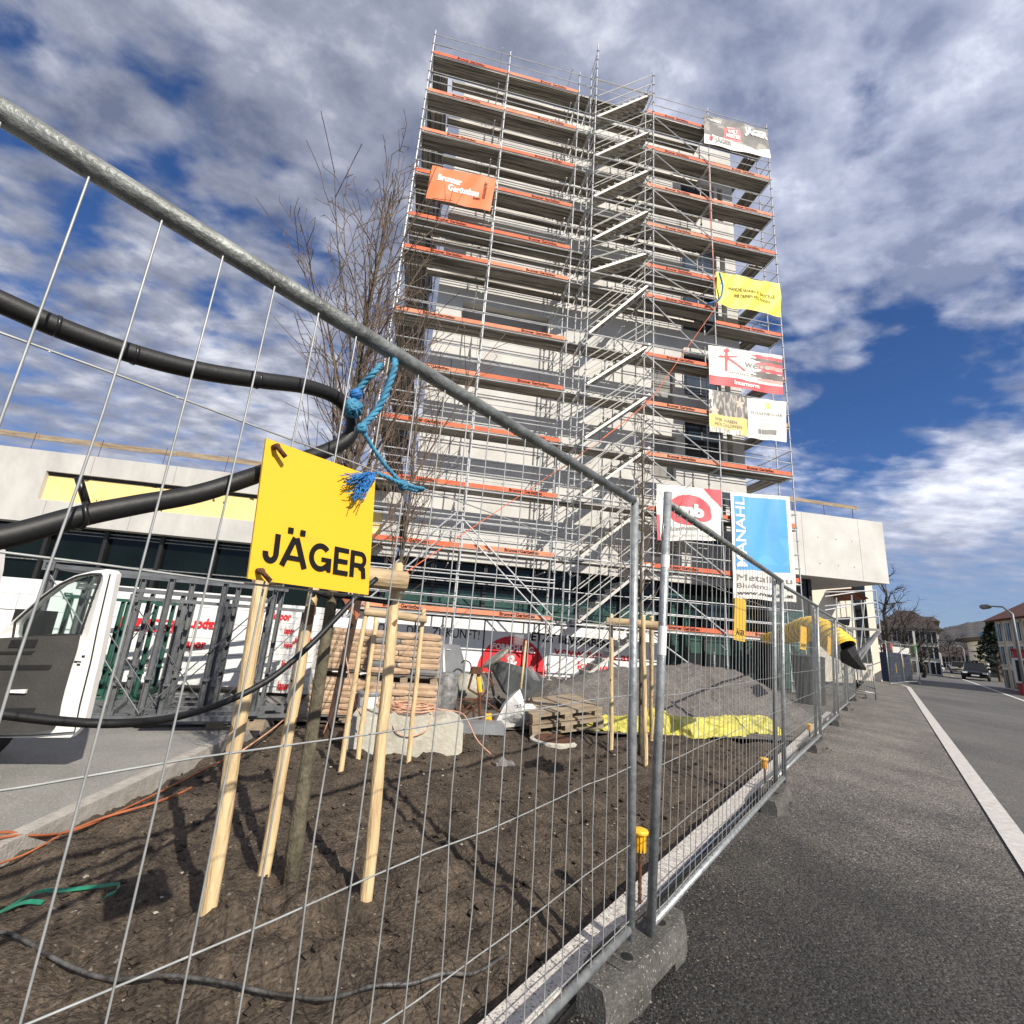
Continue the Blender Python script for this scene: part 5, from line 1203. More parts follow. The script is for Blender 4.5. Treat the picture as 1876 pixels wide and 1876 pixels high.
# ------------------------------------------------------------------ sand heap and yellow tarp
def heapz(x,y):
    z=0
    for ax_,bx_,ha,hb,yc in ((3.9,6.3,.66,.98,10.3),(6.3,7.3,.98,.86,10.4),(2.9,3.9,.45,.42,9.4)):
        t=max(0,min(1,(x-ax_)/(bx_-ax_))); d=math.hypot(x-(ax_+(bx_-ax_)*t),y-yc); hh=ha+(hb-ha)*t; d2=math.sqrt(d*d+.06)-.24
        z=max(z,hh-d2*.52)
    z=max(z,0)
    p=V((x,y,0)); return z+(.03+.07*min(z,1))*noise.fractal(p*2.0,.9,2,5)+.02*noise.noise(p*8)+.012*noise.noise(p*17)-.05
mb=MB(); mb.grid(lambda u,v:(1.6+u*9.2,7.55+v*5.2,heapz(1.6+u*9.2,7.55+v*5.2)),190,110); o=mb.build('sand_heap',m_heap,smooth=True); tag(o,'large heap of dark grey sand in front of the tower','sand heap',kind='stuff')
tz=[(1010,1337),(1065,1335),(1120,1338),(1180,1340),(1230,1345),(1270,1350),(1330,1348),(1385,1342),(1436,1345)]
B_=[gz(x,y,-.02) for x,y in tz]
def tarp(u,v):
    k=u*(len(B_)-1); i=min(int(k),len(B_)-2); p=B_[i].lerp(B_[i+1],k-i); hgt=.07+.17*min(1,u*1.7)
    if .40<u<.55: hgt+=.16*math.sin((u-.40)/.15*math.pi)
    f=abs(math.sin(u*31+math.sin(u*9)*2)); q=p+V((0,0,0)); z=hgt*math.sin(v*math.pi*.60)*(.8+.25*f*(1-v)); yy=.42*v+.05*math.sin(u*37+v*4)+.04*noise.noise(V((u*40,v*6,1)))
    return V((q.x+.03*noise.noise(V((u*30,v*5,7))),q.y+yy-.06*(1-v)*f,z+.035*noise.noise(V((u*60,v*9,3)))-.03*(1-v)))
mb=MB(); mb.grid(tarp,170,22); tag(mb.build('yellow_tarp',m_ytarp,smooth=False),'crumpled lime yellow tarp along the front of the sand heap','tarp')
# ------------------------------------------------------------------ yellow duct hose
dd=[gd(1400,1170,16.8),gd(1430,1167,16.2),gd(1462,1156,15.6),gd(1492,1152,15.0),gd(1516,1164,14.6),gd(1534,1178,14.4),gd(1546,1190,14.3)]
P_=catmull(dd,15); rb_=[.16+.20*min(1,i/38) for i in range(len(P_))]
o=thing('ventilation_duct','fat ribbed yellow ventilation hose bulging out past the fence','duct',P_[30]); mb=MB(); mb.poly(P_,[rb_[i]*.84*(1+(.0,.07,.10,.07,0)[i%5]) for i in range(len(P_))],20,False); mb.build('yellow_hose',m_yhose,o,smooth=True); mb=MB(); [mb.poly([P_[i]-(P_[i+1]-P_[i])*.12,P_[i]+(P_[i+1]-P_[i])*.12],rb_[i]*.87,20) for i in range(0,len(P_)-1,5)]; mb.build('spiral_wire',m_black2,o)
e_=P_[-1]; mb=MB(); mb.poly([e_,e_+V((.08,-.05,-.16)),e_+V((.26,-.1,-.34)),e_+V((.45,-.1,-.42))],[.27,.22,.12,.03],9); mb.build('black_end',m_black2,o)
o=thing('bin','dark bin with a yellow label inside the glazed corner','bin',gz(1483,1275)); c=gd(1483,1250,16.5); mb=MB(); mb.lathe([(.35,-.02),(.42,1.2),(.44,1.25),(.2,1.3)],(c.x,c.y,0),14); mb.build('body',m_black2,o); 
# white rubble line, small tins
for i,(x,y) in enumerate(((1459,1262),(1468,1266))):
    p=gz(x,y+4); o=thing('plaster_pail','small white plaster pail by the entrance'+(', left one' if i==0 else ', right one beside a cone'),'pail',p,'pails by the entrance'); mb=MB(); mb.lathe([(.13,-.02),(.16,.3)],(p.x,p.y,0),12); mb.build('body',m_white,o); mb=MB(); mb.lathe([(.17,.29),(.17,.32)],(p.x,p.y,0),12); mb.build('lid',m_white,o)
# ------------------------------------------------------------------ insulation boards
def insul(label,x0,x1,y,z0,z1,nr,seed,cols):
    t=thing('insulation_stack',label,'insulation boards',((x0+x1)/2,y,z0),'stacks of white insulation boards'); rnd=random.Random(seed); mb=MB()
    for c in range(cols):
        w_=(x1-x0)/cols
        for j in range(nr):
            h=(z1-z0)/nr; mb.bb(x0+c*w_+.004,x0+(c+1)*w_-.004+rnd.uniform(-.004,.004),y+rnd.uniform(-.015,.01),y+.6,z0+j*h+.003,z0+(j+1)*h-.002)
    mb.build('boards',m_white,t); return t
ya=9.0; za=1.62
i1=insul('wide stack of white insulation boards with red print behind the steel racks',-7.2,-2.82,ya,.12,za,6,1,5)
i2=insul('narrow stack of white insulation boards with small red prints, right of the wide one',-2.66,-1.72,ya,.06,1.52,14,2,1)
mp=lambda u,v:V((u,ya-.022,v))
mb=MB(); a_=gy(222,1130,ya); b_=gy(318,1160,ya); mb.prism([V((a_.x,ya-.019,b_.z)),V((b_.x,ya-.019,b_.z)),V((b_.x,ya-.019,a_.z)),V((a_.x,ya-.019,a_.z))],V((0,.004,0))); mb.build('red_band',m_red,i1)
mb=MB(); add_text(mb,'ELARC',mp,a_.x+.04,b_.z+.035,(a_.z-b_.z)-.07,w=b_.x-a_.x-.08,bold=.03); mb.build('white_lettering',m_wprint,i1)
mb=MB(); c=gy(400,1150,ya); add_text(mb,'kapor',mp,c.x,c.z+.08,.16,w=.42,bold=.04,rot=math.pi); c=gy(332,1182,ya); add_text(mb,'kapor',mp,c.x,c.z-.03,.15,w=.38,bold=.04); c=gy(232,1270,ya); add_text(mb,'EPS',mp,c.x,c.z,.16,bold=.03) if False else None; mb.build('red_lettering',m_red,i1)
mb=MB(); c=gy(215,1225,ya); add_text(mb,'EPS 035',mp,c.x,c.z,.17,w=.55,bold=.03); mb.build('grey_lettering',m_gprint,i1)
mb=MB()
for (x,y,h,w_,rt_) in ((500,1134,.13,.30,0),(521,1160,.10,.16,0),(536,1182,.13,.30,math.pi),(521,1185,.09,.15,0),(516,1222,.12,.17,0),(508,1262,.13,.18,0)):
    c=gy(x,y,ya); add_text(mb,'kapor',mp,c.x+(w_ if rt_ else 0),c.z+(h if rt_ else 0),h,w=w_,bold=.04,rot=rt_)
c=gy(540,1258,ya); add_text(mb,'FAÇADE FLOCK',mp,c.x,c.z,.05,w=.7,bold=.03,rot=R(90)); mb.build('red_lettering',m_red,i2)
# white covers right of them, behind the bags
mb=MB(); a_=gy(585,1128,9.6); b_=gy(668,1290,9.6); mb.grid(lambda u,v:(a_.x+(b_.x-a_.x)*u,9.6+.05*noise.noise(V((u*6,v*5,1))),b_.z+(a_.z-b_.z)*v),16,16); o=thing('sheeted_stack','white sheeted stack behind the left cement bags','stack',(a_.x,9.6,0)); mb.bb(a_.x,b_.x,9.68,10.3,-.1,a_.z-.02); mb.build('sheet',m_white,o,smooth=True)
# ------------------------------------------------------------------ steel storage racks
def make_rack(m_,np_=5,w_=1.35,h=1.35,dp=.8):
    t=thing('steel_rack','x','storage rack',(0,0,0),'steel storage racks on the pavement')
    for y in (0,dp):
        mb=MB()
        for i in range(np_):
            x=w_*i/(np_-1); mb.box((x,y+.02,h/2+.08),(.05,.006,h-.02)); mb.box((x+.022,y,h/2+.08),(.006,.045,h-.03)); mb.box((x-.022,y,h/2+.08),(.006,.045,h-.03)); mb.box((x+.005,y-.01,h*.33),(.07,.05,.03))
        mb.build('post_row',m_,t,local=True)
    mb=MB(); 
    for y in (0,dp): mb.box((w_/2,y,h+.09),(w_+.12,.05,.04)); mb.box((w_/2,y,.07),(w_+.1,.05,.04))
    for x in (0,w_): mb.box((x,dp/2,h+.09),(.05,dp,.05)); mb.box((x,dp/2,.10),(.08,dp,.10))
    mb.build('rails',m_,t,local=True)
    mb=MB(); mb.tube((0,-.035,h),(w_*.5,-.035,.12),.007,5); mb.tube((w_,-.035,h),(w_*.5,-.035,.12),.007,5); mb.build('diagonal_rods',m_,t,local=True)
    mb=MB()
    for x in (-.03,w_+.03):
        for a_,b_,c_,d_ in ((-.045,-.025,-.045,.045),(.025,.045,-.045,.045),(-.025,.025,-.045,-.025),(-.025,.025,.025,.045)): mb.bb(x+a_,x+b_,-.045,-.030,h+.09+c_,h+.09+d_)
    mb.build('stacking_eyes',m_,t,local=True)
    mb=MB()
    for k in range(7): mb.box((w_/2+.05*math.sin(k*3),.08+.1*k,.02+.04*(k%2)),(w_*.9,.07,.04),Matrix.Rotation(.03*math.sin(k*2),3,'Z'))
    mb.build('base_tubes',m_,t,local=True); return t
rA=make_rack(m_rack,5,1.95,1.34)
def put(t,px,d,ang,l,sc_=1.0):
    q=gd(px[0],px[1],d); t.location=V((q.x,q.y,0)); t.rotation_euler=(0,0,ang); t['label']=l; t.scale=(sc_,sc_,sc_)
put(rA,(200,1300),7.35,R(18),'steel storage rack nearest the van door, right of it',1.0)
for px,d,an,l,s_ in (((92,1300),8.0,R(14),'galvanised storage rack seen through the van door window',1.07),((20,1300),7.6,R(10),'tall galvanised storage rack between the white van and its open door',1.2)):
    c=copy_tree(rA); put(c,px,d,an,l,s_)
rB=make_rack(m_rackg,4,1.0,1.3); put(rB,(70,1300),8.9,R(10),'dark green storage rack behind the galvanised ones, seen through the van window')
o=thing('steel_offcuts','low pile of grey steel sections on timbers beside the racks','steel pile',gz(440,1310)); mb=MB()
for k in range(9): c=gz(330+k*14,1322-k*3,.06+.05*(k%3)); mb.box(c,(1.0,.06,.05),Matrix.Rotation(.25+.12*math.sin(k*5),3,'Z'))
mb.build('sections',m_rack,o); mb=MB()
for x in (395,448,470): mb.box(gz(x,1328,.04),(.18,.12,.1),Matrix.Rotation(.2,3,'Z'))
mb.build('timber',m_wood,o)
# ------------------------------------------------------------------ white van with its open door
YD=4.67
va=thing('van','white van at the left edge with its front door standing open','van',(-4.2,4.2,0))
D_=lambda x,y,o_=0: gy(x,y,YD)+V((0,o_,0))
outer=[(148,1351),(152,1335),(160,1300),(172,1250),(183,1205),(196,1140),(206,1090),(215,1045),(196,1043),(170,1046),(138,1054),(105,1070),(75,1092),(45,1118),(18,1142),(8,1152),(-40,1180),(-60,1205),(-60,1352)]
win=[(186,1054),(170,1052),(145,1056),(112,1071),(82,1093),(52,1120),(30,1140),(25,1172),(60,1166),(110,1162),(138,1163),(150,1160),(160,1130),(172,1095),(183,1066)]
# door frame as a ring between the outline and the window: match outline points by nearest angle
def ring(mb,inn,out,yo,th):
    c=sum((D_(*p) for p in inn),V((0,0,0)))/len(inn); n=64
    def cast(poly,a):
        best=None; dv=V((math.cos(a),0,math.sin(a))); P=[D_(*p)-c for p in poly]
        for p,q in zip(P,P[1:]+P[:1]):
            e=q-p; den_=dv.x*e.z-dv.z*e.x
            if abs(den_)<1e-9: continue
            t=(p.x*e.z-p.z*e.x)/den_; s_=(p.x*dv.z-p.z*dv.x)/den_
            if t>0 and -1e-6<=s_<=1+1e-6 and (best is None or t>best): best=t
        return c+dv*(best or .1)
    A=[2*math.pi*i/n for i in range(n)]; I=[cast(inn,a) for a in A]; O=[cast(out,a) for a in A]
    return I,O
mb=MB(); 
up_out=outer; I,O=ring(mb,win,outer,0,0)
n=len(I); b=0
mb.v+=[p for p in O]+[p+V((0,-.02,0)) for p in [i.lerp(o_,.35) for i,o_ in zip(I,O)]]+[p+V((0,.01,0)) for p in I]+[p+V((0,.07,0)) for p in I]+[p+V((0,.07,0)) for p in O]
for i in range(n):
    k=(i+1)%n
    for r_ in range(4): mb.face([r_*n+i,r_*n+k,(r_+1)*n+k,(r_+1)*n+i])
    mb.face([4*n+i,4*n+k,k,i])
dr=mb.build('door',m_van,va,label='open white van door seen from inside')
mb=MB(); tr=[(-60,1172),(20,1168),(60,1166),(150,1163),(143,1195),(132,1230),(122,1262),(115,1290),(110,1320),(102,1334),(70,1340),(-60,1345)]; q=[D_(x,y,-.045) for x,y in tr]; mb.prism(q,V((0,.03,0))); mb.build('trim_panel',m_trim,dr)
mb=MB()
for (x0,y0,x1,y1) in ((30,1172,78,1186),(0,1218,104,1226),(0,1296,74,1306),(10,1193,72,1198)): mb.prism([D_(x0,y0,-.052),D_(x1,y0-1,-.052),D_(x1-6,y1,-.052),D_(x0-6,y1,-.052)],V((0,.006,0)))
mb.build('door_pocket',m_black2,dr)
mb=MB(); mb.prism([D_(28,1262,-.07),D_(60,1261,-.07),D_(58,1268,-.07),D_(30,1267,-.07)],V((0,.02,0))); mb.build('door_handle',m_white,dr)
mb=MB(); mb.prism([p+V((0,.035,0)) for p in [D_(*w_) for w_ in win]],V((0,.004,0))); mb.build('window',m_tint,dr)
mb=MB()
for x,y in ((142,1212),(156,1202),(147,1217)): c=D_(x,y,-.022); mb.box(c,(.022,.004,.016))
mb.prism([D_(141,1210,-.024),D_(152,1211,-.024),D_(152,1213,-.024),D_(141,1212,-.024)],V((0,.003,0))); mb.build('latch_hole',m_black2,dr)
mb=MB(); mb.poly([D_(*w_)+V((0,-.012,0)) for w_ in win+win[:1]],.009,6); mb.poly([D_(x,y,-.022) for x,y in ((205,1052),(196,1090),(182,1150),(170,1210),(150,1290),(140,1340),(60,1346),(-50,1348))],.006,5); mb.build('rubber_seal',m_rubber,dr,smooth=True)
mb=MB(); c=gy(58,1150,YD+.25); mb.box(c,(.26,.10,.30)); mm_=mb.build('mirror',m_black2,dr)
e1=gy(27,1009,4.2).x; mb=MB()
mb.prism([V((e1-.0,3.2,.42)),V((e1+.0,3.2,1.2)),V((e1-.03,3.2,1.55)),V((e1-.06,3.2,1.70)),V((e1-1.95,3.2,1.70)),V((e1-2.0,3.2,.42))],V((0,1.0,0)))
mb.prism([V((e1-.55,4.2,.35)),V((e1-.55,4.2,.95)),V((e1-.6,4.2,1.0)),V((e1-1.9,4.2,1.0)),V((e1-1.95,4.2,.35))],V((0,1.35,0))); mb.build('body',m_van,va)
mb=MB(); mb.lathe([(.2,-.1),(.33,-.09),(.345,0),(.33,.09),(.2,.1)],(e1-.42,5.0,.33),24,Matrix.Rotation(R(90),3,'Y')); mb.build('wheel',m_rubber,va,smooth=True)
# ------------------------------------------------------------------ street beyond
def gp(x,d,z=0): r=ray(x,1209+(x-1661)*.0745); h=V((r.x,r.y,0)).normalized(); return V((h.x*d,h.y*d,z))
def zt(x,y,d): return gd(x,y,d).z
def house(name,label,x0,x1,d,ytop_eave,depth,wallm,roofm,roofh,rows,cols,cat='house',over=.5,winm=m_black2,x1d=None,hip=True,winw=.9,winh=1.25):
    a=gp(x0,d); b=gp(x1,x1d or d); h=zt((x0+x1)/2,ytop_eave,d); t=thing(name,label,cat,(a+b)/2)
    u=(b-a).normalized(); n=V((-u.y,u.x,0)); 
    if n.dot(a)<0: n=-n
    W=(b-a).length; mb=MB(); mb.prism([a-V((0,0,.3)),b-V((0,0,.3)),b+V((0,0,h)),a+V((0,0,h))],n*depth); mb.build('wall',wallm,t)
    z=V((0,0,h)); A=a-u*over-n*over+z; B=b+u*over-n*over+z; C_=b+u*over+n*(depth+over)+z; D__=a-u*over+n*(depth+over)+z
    mb=MB(); i=min(depth,W)*.35 if hip else 0; r1=a+u*i+n*depth/2+z+V((0,0,roofh)); r2=b-u*i+n*depth/2+z+V((0,0,roofh)); k=len(mb.v)
    mb.v+=[A,B,C_,D__,r1,r2]; 
    for f in ([0,1,5,4],[1,2,5],[2,3,4,5],[3,0,4],[0,3,2,1]): mb.face(f)
    rf=mb.build('roof',roofm,t)
    for r_ in range(rows):
        for c in range(cols):
            p=a+u*(W*(c+.5)/cols)-n*.02+V((0,0,h*(r_+.62)/rows-.2)); w_=MB(); w_.box(p,(winw,.10,winh),Matrix.Rotation(math.atan2(u.y,u.x),3,'Z')); o=w_.build('window',m_wwall,t); g_=MB(); g_.box(p-n*.06,(winw*.78,.06,winh*.84),Matrix.Rotation(math.atan2(u.y,u.x),3,'Z')); g_.build('pane',m_tintd,o)
            g_=MB(); g_.box(p-n*.10,(.06,.02,winh*.84),Matrix.Rotation(math.atan2(u.y,u.x),3,'Z')); g_.build('glazing_bar',m_wwall,o)
    return t,a,b,u,n,h
# pale corner building behind the concrete box
t,a,b,u,n,h=house('corner_building','pale cream gabled building half hidden behind the small scaffold','x' and 1500 or 0,1612,34,1075,9,m_cwall,m_wwall,.02,5,1,'building',0,x1d=36,hip=False) if False else (None,)*6
t=thing('corner_building','pale cream building half hidden behind the small corner scaffold','building',gp(1560,34)); a=gp(1490,33);b=gp(1612,36); u=(b-a).normalized(); n=V((-u.y,u.x,0)); h=zt(1610,1066,36)
mb=MB(); mb.prism([a-V((0,0,.2)),b-V((0,0,.2)),b+V((0,0,h)),a+V((0,0,h))],n*9); mb.build('wall',m_cwall,t)
for r_ in range(5):
    z=h*(.93-.165*r_); p=b-u*1.0-n*.03; mb=MB(); mb.box(V((p.x,p.y,z)),(.8,.1,1.1),Matrix.Rotation(math.atan2(u.y,u.x),3,'Z')); o=mb.build('window',m_tintd,t)
mb=MB(); p=a+(b-a)*.30; mb.prism([gd(1556,1078,32.6),gd(1566,1078,32.6),gd(1592,1097,33),gd(1580,1099,33)],n*3); mb.build('gable_eave',m_roofr,t)
mb=MB()
for x in (1540,1556,1572,1586):
    p=gp(x,34.3 if x<1560 else 35)-n*.05; mb.prism([V((p.x,p.y,.2)),V((p.x,p.y,.2))+u*.05,V((p.x,p.y,h*.8))+u*.05,V((p.x,p.y,h*.8))],-n*.02)
mb.build('panel_joint',m_concd,t)
t=thing('shop_canopy','low shop front with dark canopy and red and white signs left of the bare trees','shop',gp(1630,40)); a=gp(1590,37);b=gp(1668,44);u=(b-a).normalized();n=V((-u.y,u.x,0))
z1=zt(1625,1183,40);z0=zt(1625,1197,40)
mb=MB(); mb.prism([a+V((0,0,z0)),b+V((0,0,z0)),b+V((0,0,z1)),a+V((0,0,z1))],n*3); mb.build('fascia',m_wwall,t); mb=MB(); mb.prism([a,b,b+V((0,0,z0)),a+V((0,0,z0))],n*2); mb.build('shop_front',m_black2,t)
mb=MB(); p=gp(1624,39.8)-n*.2; mb.box(V((p.x,p.y,(z0+z1)/2)),(.9,.1,.8),Matrix.Rotation(math.atan2(u.y,u.x),3,'Z')); mb.build('sign',m_red,t)
mb=MB()
for x in (1612,1618,1626): p=gp(x,39.6)-n*.5; mb.box(V((p.x,p.y,1.3)),(.5,.1,.8),Matrix.Rotation(.5,3,'Z'))
mb.build('poster',m_red,t)
t=thing('site_container','dark blue site container behind the far fence panels','container',gp(1643,38)); a=gp(1631,36);b=gp(1664,40);u=(b-a).normalized();n=V((-u.y,u.x,0)); h=zt(1645,1197,38)
mb=MB(); mb.prism([a,b,b+V((0,0,h)),a+V((0,0,h))],n*2.4); mb.build('body',m_bluet,t); mb=MB()
for i in range(14): p=a+(b-a)*(i+.5)/14; mb.prism([p-n*.03,p+u*.06-n*.03,p+u*.06-n*.03+V((0,0,h)),p-n*.03+V((0,0,h))],-n*.02)
mb.build('ribs',m_bluet,t); mb=MB()
for x,y in ((1642,1224),(1655,1214)): p=gd(x,y,35.5); mb.box(p,(.5,.03,.5),Matrix.Rotation(.7,3,'Z'))
mb.build('yellow_plate',m_yel,t)
t=thing('banner_post','white upright banner post with a green sign behind the far fence','sign',gp(1678,38)); mb=MB(); p=gp(1680,38); mb.box(V((p.x,p.y,1.5)),(.7,.1,3.0),Matrix.Rotation(.7,3,'Z')); mb.build('panel',m_white,t); p=gd(1678,1193,38); mb=MB(); mb.box(p,(.8,.12,.7),Matrix.Rotation(.7,3,'Z')); mb.build('green_sign',mat('green_sign',(.1,.42,.06),rough=.6),t)
# old house with hipped roof behind bare trees
house('old_house','old cream house with a dark hipped roof behind the bare street trees',1618,1724,62,1152,12,m_mud,m_roofd,2.2,3,5,x1d=62)
house('side_house','dark pitched roof of a house behind the old cream one',1690,1722,74,1138,12,m_mud,m_roofd,.9,2,3,hip=False)
house('corner_house','cream house with red tiled roof at the right edge of the street',1836,1960,44,1141,12,m_mud,m_roofr,4.3,3,6,x1d=36)
house('low_shed','small red shed in front of the cream house at the right edge',1860,1900,37,1191,5,m_redb,m_redb,.1,1,1,'shed',.1,hip=False)
t=thing('balcony_building','white modern building with balconies beyond the dark car','building',gp(1815,85)); a=gp(1797,90);b=gp(1843,80);u=(b-a).normalized();n=V((-u.y,u.x,0)); h=zt(1820,1177,85)
mb=MB(); mb.prism([a,b,b+V((0,0,h)),a+V((0,0,h))],n*10); mb.build('wall',m_wwall,t)
for k in range(3):
    z=h*(.12+.30*k); mb=MB(); mb.prism([a+u*2.5-n*1.5+V((0,0,z)),b-n*1.5+V((0,0,z)),b-n*1.5+V((0,0,z+1.1)),a+u*2.5-n*1.5+V((0,0,z+1.1))],n*.15); mb.build('balcony',m_wwall,t)
    mb=MB(); mb.prism([a+u*1-n*.05+V((0,0,z+1.2)),b-u*.6-n*.05+V((0,0,z+1.2)),b-u*.6-n*.05+V((0,0,z+2.5)),a+u*1-n*.05+V((0,0,z+2.5))],n*.04); mb.build('window',m_tintd,t)
mb=MB(); mb.prism([a-u-n*2+V((0,0,h)),b+u-n*2+V((0,0,h)),b+u-n*2+V((0,0,h+.4)),a-u-n*2+V((0,0,h+.4))],n*13); mb.build('roof',m_roofd,t)
rs_=random.Random(21)
for i,(x0,x1,d,y,hh,l) in enumerate(((1724,1742,150,1203,1.6,'small dark roofed house farthest left in the distance'),(1741,1766,130,1203,2.0,'dark distant house with a broad roof in the middle of the street view'),(1764,1800,112,1200,3.0,'dark brown distant house with steep roof left of the white balcony building'))):
    house('distant_house',l,x0,x1,d,y,12,m_mud if i!=2 else m_concd,m_roofd,hh,2,3)
# hill
mb=MB(); pts=[]; nh=150
def hz_(a_):
    return 1.0
ridge=[]
for i in range(nh+1):
    x=1560+i*4.0; yy=1152-5*math.sin(i*.10+1)-12*math.exp(-((x-1785)/60)**2)+3*noise.noise(V((i*.15,0,0)))*2+1.6*noise.noise(V((i*.9,3,0)))
    r=ray(x,yy+(0)); ridge.append(V((r.x*1400,r.y*1400,CH+1400*r.z)))
b=0
for j in range(9):
    f=j/8
    for p in ridge: q=p*(1-.45*(1-f)); z=(p.z)*(f**.8)+ (8*noise.noise(V((p.x*.01,p.y*.01,f*6))) if 0<j<8 else 0); mb.v.append(V((q.x,q.y,z)))
for j in range(8):
    for i in range(nh): k=j*(nh+1)+i; mb.face([k,k+1,k+nh+2,k+nh+1])
struct(mb.build('hill',m_hill,smooth=True))
# street trees (bare)
GT='bare street trees'
m_twigf=mat('street_tree_bark',(.045,.036,.03),(.022,.018,.015),.9,0,3)
def far_tree(label,x,d,ytop,spread,seed,nb=16,bl=3.2,r=.16,name='bare_tree'):
    p=gp(x,d); top=zt(x,ytop,d); rnd=random.Random(seed); t=thing(name,label,'tree',p,GT); n=10; pts=[p+V((.12*math.sin(i),.12*math.cos(i*2),top*i/n)) for i in range(n+1)]
    m=MB(); m.poly(pts,[r*(1-.95*i/n)+.02 for i in range(n+1)],7); m.build('trunk',m_twigf,t,smooth=True); c=MB()
    def g(p,dv,L_,r,l):
        s=3; P=[p]; 
        for i in range(s): dv=(dv+V((rnd.gauss(0,.16),rnd.gauss(0,.16),rnd.gauss(.05,.1)))).normalized(); p=p+dv*L_/s; P.append(p)
        c.poly(P,[r,r*.75,r*.5,r*.25],3,False)
        if l<3:
            for k in range(5 if l<2 else 5):
                q=P[1+rnd.randrange(3)]; a=R(rnd.uniform(25,60)); ax=dv.cross(V((rnd.gauss(0,1),rnd.gauss(0,1),rnd.gauss(0,1)))).normalized(); g(q,dv*math.cos(a)+ax*math.sin(a),L_*rnd.uniform(.35,.6),max(r*.5,.012),l+1)
    for i in range(nb):
        f=.22+.76*i/nb; k=min(int(f*n),n-1); az=i*2.4; a=R(rnd.uniform(35,70)); g(pts[k],V((math.cos(az)*math.sin(a),math.sin(az)*math.sin(a),math.cos(a))),bl*(1.1-f*.75),.05,1)
    c.build('crown',m_twigf,t)
far_tree('tall bare tree beside the pale corner building',1632,39,1052,40,1,20,2.6)
far_tree('bare spreading tree in front of the old cream house',1662,46,1128,50,2,14,3.0)
far_tree('smaller bare tree right of the spreading one before the old house',1690,52,1150,30,3,12,2.2,.12)
far_tree('bare tree among the distant houses',1742,95,1166,30,4,12,3.4,.14)
far_tree('bare tree left of the distant dark house',1756,110,1176,30,6,12,3.2,.14)
#far_tree('bare twiggy tree just outside the right edge, branches reaching in',1952,26,870,60,5,20,1.9,.1)
t=thing('conifer','dark green conifer between the red roofed house and the balcony building','tree',gp(1829,62)); p=gp(1829,62); top=zt(1829,1140,62); mb=MB(); mb.tube(p,p+V((0,0,top*.9)),.15,6); mb.build('trunk',m_twig,t); mb=MB(); rc=random.Random(8)
for i in range(900):
    f=rc.random()**.7; z=top*(.08+.92*f); r_=(1-f)*2.2*(.5+.6*rc.random()); a=rc.random()*6.28; c=p+V((r_*math.cos(a),r_*math.sin(a),z)); q=V((rc.gauss(0,.3),rc.gauss(0,.3),-.2)); e=V((rc.gauss(0,.25),rc.gauss(0,.25),.1)); b=len(mb.v); mb.v+=[c,c+q,c+e]; mb.face([b,b+1,b+2])
mb.build('crown',m_conif,t)
# street lamps
def lamp(label,pb,hgt,arm):
    t=thing('street_lamp',label,'street lamp',pb,'street lamps'); mb=MB(); mb.poly([pb,pb+V((0,0,hgt*.9)),pb+arm*.4+V((0,0,hgt*.985)),pb+arm+V((0,0,hgt))],[.08,.06,.045,.035],8); mb.build('pole',m_lampg,t,smooth=True)
    mb=MB(); e=pb+arm+V((0,0,hgt)); d=arm.normalized(); mb.poly([e,e+d*.15,e+d*.55,e+d*.7],[.05,.12,.13,.04],8); mb.build('lamp_head',m_lampg,t,smooth=True)
e=gd(1812,1111,34); pb=gp(1872,33); lamp('tall street lamp whose arm reaches over the red roofed house',pb,e.z,V((e.x-pb.x,e.y-pb.y,0))*.9)
e=gd(1757,1184,75); pb=gp(1769,74); lamp('small distant street lamp beside the dark houses',pb,e.z,V((e.x-pb.x,e.y-pb.y,0))*.8)
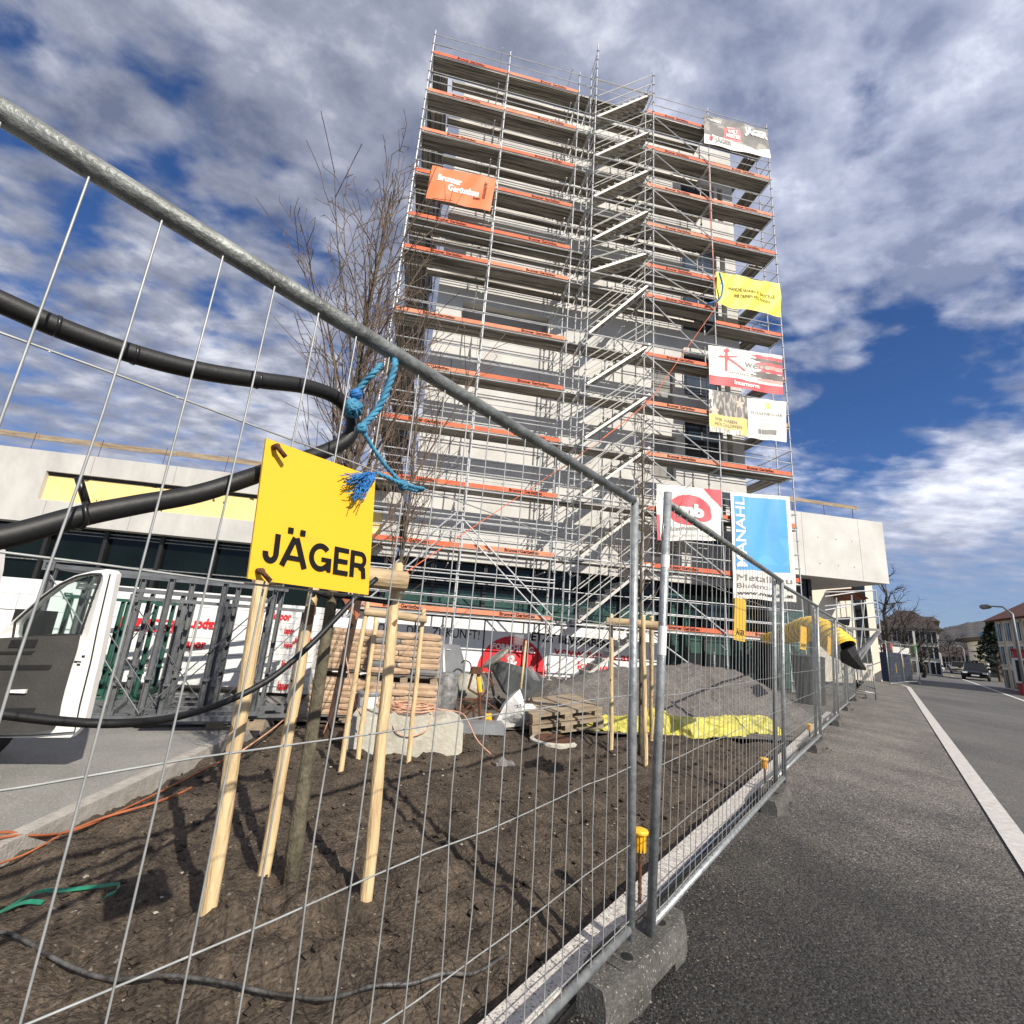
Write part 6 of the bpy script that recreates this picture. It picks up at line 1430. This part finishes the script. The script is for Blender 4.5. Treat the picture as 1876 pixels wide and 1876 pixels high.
# cars
def car(label,p,ang,paint,L_=4.2,W=1.76,H_=1.47,lights=True):
    t=thing('car',label,'car',(0,0,0),'cars on the street')
    sec=[(-L_/2,.42,.62,.80),(-L_/2+.06,.28,.70,.88),(-L_*.36,.22,.78,.97),(-L_*.18,.2,.84,1.0),(L_*.05,.2,.88,1.0),(L_*.28,.2,.92,1.0),(L_*.44,.25,.95,.98),(L_/2,.4,.9,.86)]
    mb=MB(); n=10
    for x,zb,zs,k in sec:
        w_=W/2*k; prof=[(-w_*.9,zb),(-w_,zb+.1),(-w_,zs-.22),(-w_*.96,zs-.05),(-w_*.85,zs),(w_*.85,zs),(w_*.96,zs-.05),(w_,zs-.22),(w_,zb+.1),(w_*.9,zb)]
        mb.v+=[V((x,y,z)) for y,z in prof]
    for i in range(len(sec)-1):
        for k in range(n): k2=(k+1)%n; mb.face([i*n+k,i*n+k2,(i+1)*n+k2,(i+1)*n+k])
    mb.face(list(range(n))); e=(len(sec)-1)*n; mb.face([e+k for k in range(n)][::-1]); bd=mb.build('body',paint,t,smooth=True,local=True)
    cab=[(-L_*.22,.84,.83,.74),(-L_*.04,H_-.03,.70,.66),(L_*.10,H_,.70,.66),(L_*.30,H_-.04,.70,.64),(L_*.46,.94,.80,.72)]
    mb=MB()
    for x,z,wb,wt in cab: mb.v+=[V((x,-W/2*.93,.84)),V((x,-W/2*wb,z)),V((x,W/2*wb,z)),V((x,W/2*.93,.84))]
    for i in range(4):
        for k in range(3): a_=i*4+k; mb.face([a_,a_+1,a_+5,a_+4])
    mb.build('windows',m_tintd,t,smooth=False,local=True)
    mb=MB(); mb.prism([V((-L_*.03,-W/2*.69,H_-.02)),V((L_*.30,-W/2*.69,H_-.03)),V((L_*.30,W/2*.69,H_-.03)),V((-L_*.03,W/2*.69,H_-.02))],V((0,0,.04))); mb.build('roof',paint,t,local=True)
    for x in (-L_*.32,L_*.31):
        for y in (-W/2+.08,W/2-.08):
            mb=MB(); mb.lathe([(.18,-.1),(.30,-.09),(.315,0),(.30,.09),(.18,.1)],(x,y,.31),18,Matrix.Rotation(R(90),3,'X')); wl=mb.build('wheel',m_rubber,t,smooth=True,local=True)
            mb=MB(); mb.lathe([(.19,-.105),(.05,-.11)] if y<0 else [(.05,.11),(.19,.105)],(x,y,.31),12,Matrix.Rotation(R(90),3,'X')); mb.build('rim',m_lampg,wl,local=True)
    for y in (-.62,.62):
        mb=MB(); mb.box((-L_/2+.03,y,.62),(.12,.32,.13),Matrix.Rotation(.2*(1 if y>0 else -1),3,'Z')); mb.build('headlight',m_lamp,t,local=True)
        mb=MB(); mb.box((-L_*.17,y*1.55,.98),(.12,.2,.13)); mb.build('wing_mirror',paint,t,local=True)
    mb=MB(); mb.box((-L_/2-.005,0,.60),(.06,.8,.10)); mb.build('grille',m_black2,t,local=True)
    mb=MB(); mb.box((-L_/2-.02,0,.42),(.03,.5,.11)); mb.build('number_plate',m_wprint,t,local=True)
    t.location=p; t.rotation_euler=(0,0,ang); return t
p=gp(1785,60); toc=math.atan2(-p.y,-p.x)
car('black car with lit headlamps driving towards the camera',p,toc+math.pi-.02,m_carb)
q=gp(1757,84); car('white car following behind the black one',q,toc+math.pi+.02,m_van)
q=gp(1750,120); car('smaller looking white car farther back in the street',q,toc+math.pi,m_van)
q=gp(1694,75); car('white parked car poking out behind the far fence, on the left of the street',q,toc+math.pi+.5,m_van)
for ob in list(bpy.data.objects):
    if ob.type=='EMPTY' and ob.parent is None and not any(c.parent==ob for c in bpy.data.objects): bpy.data.objects.remove(ob)
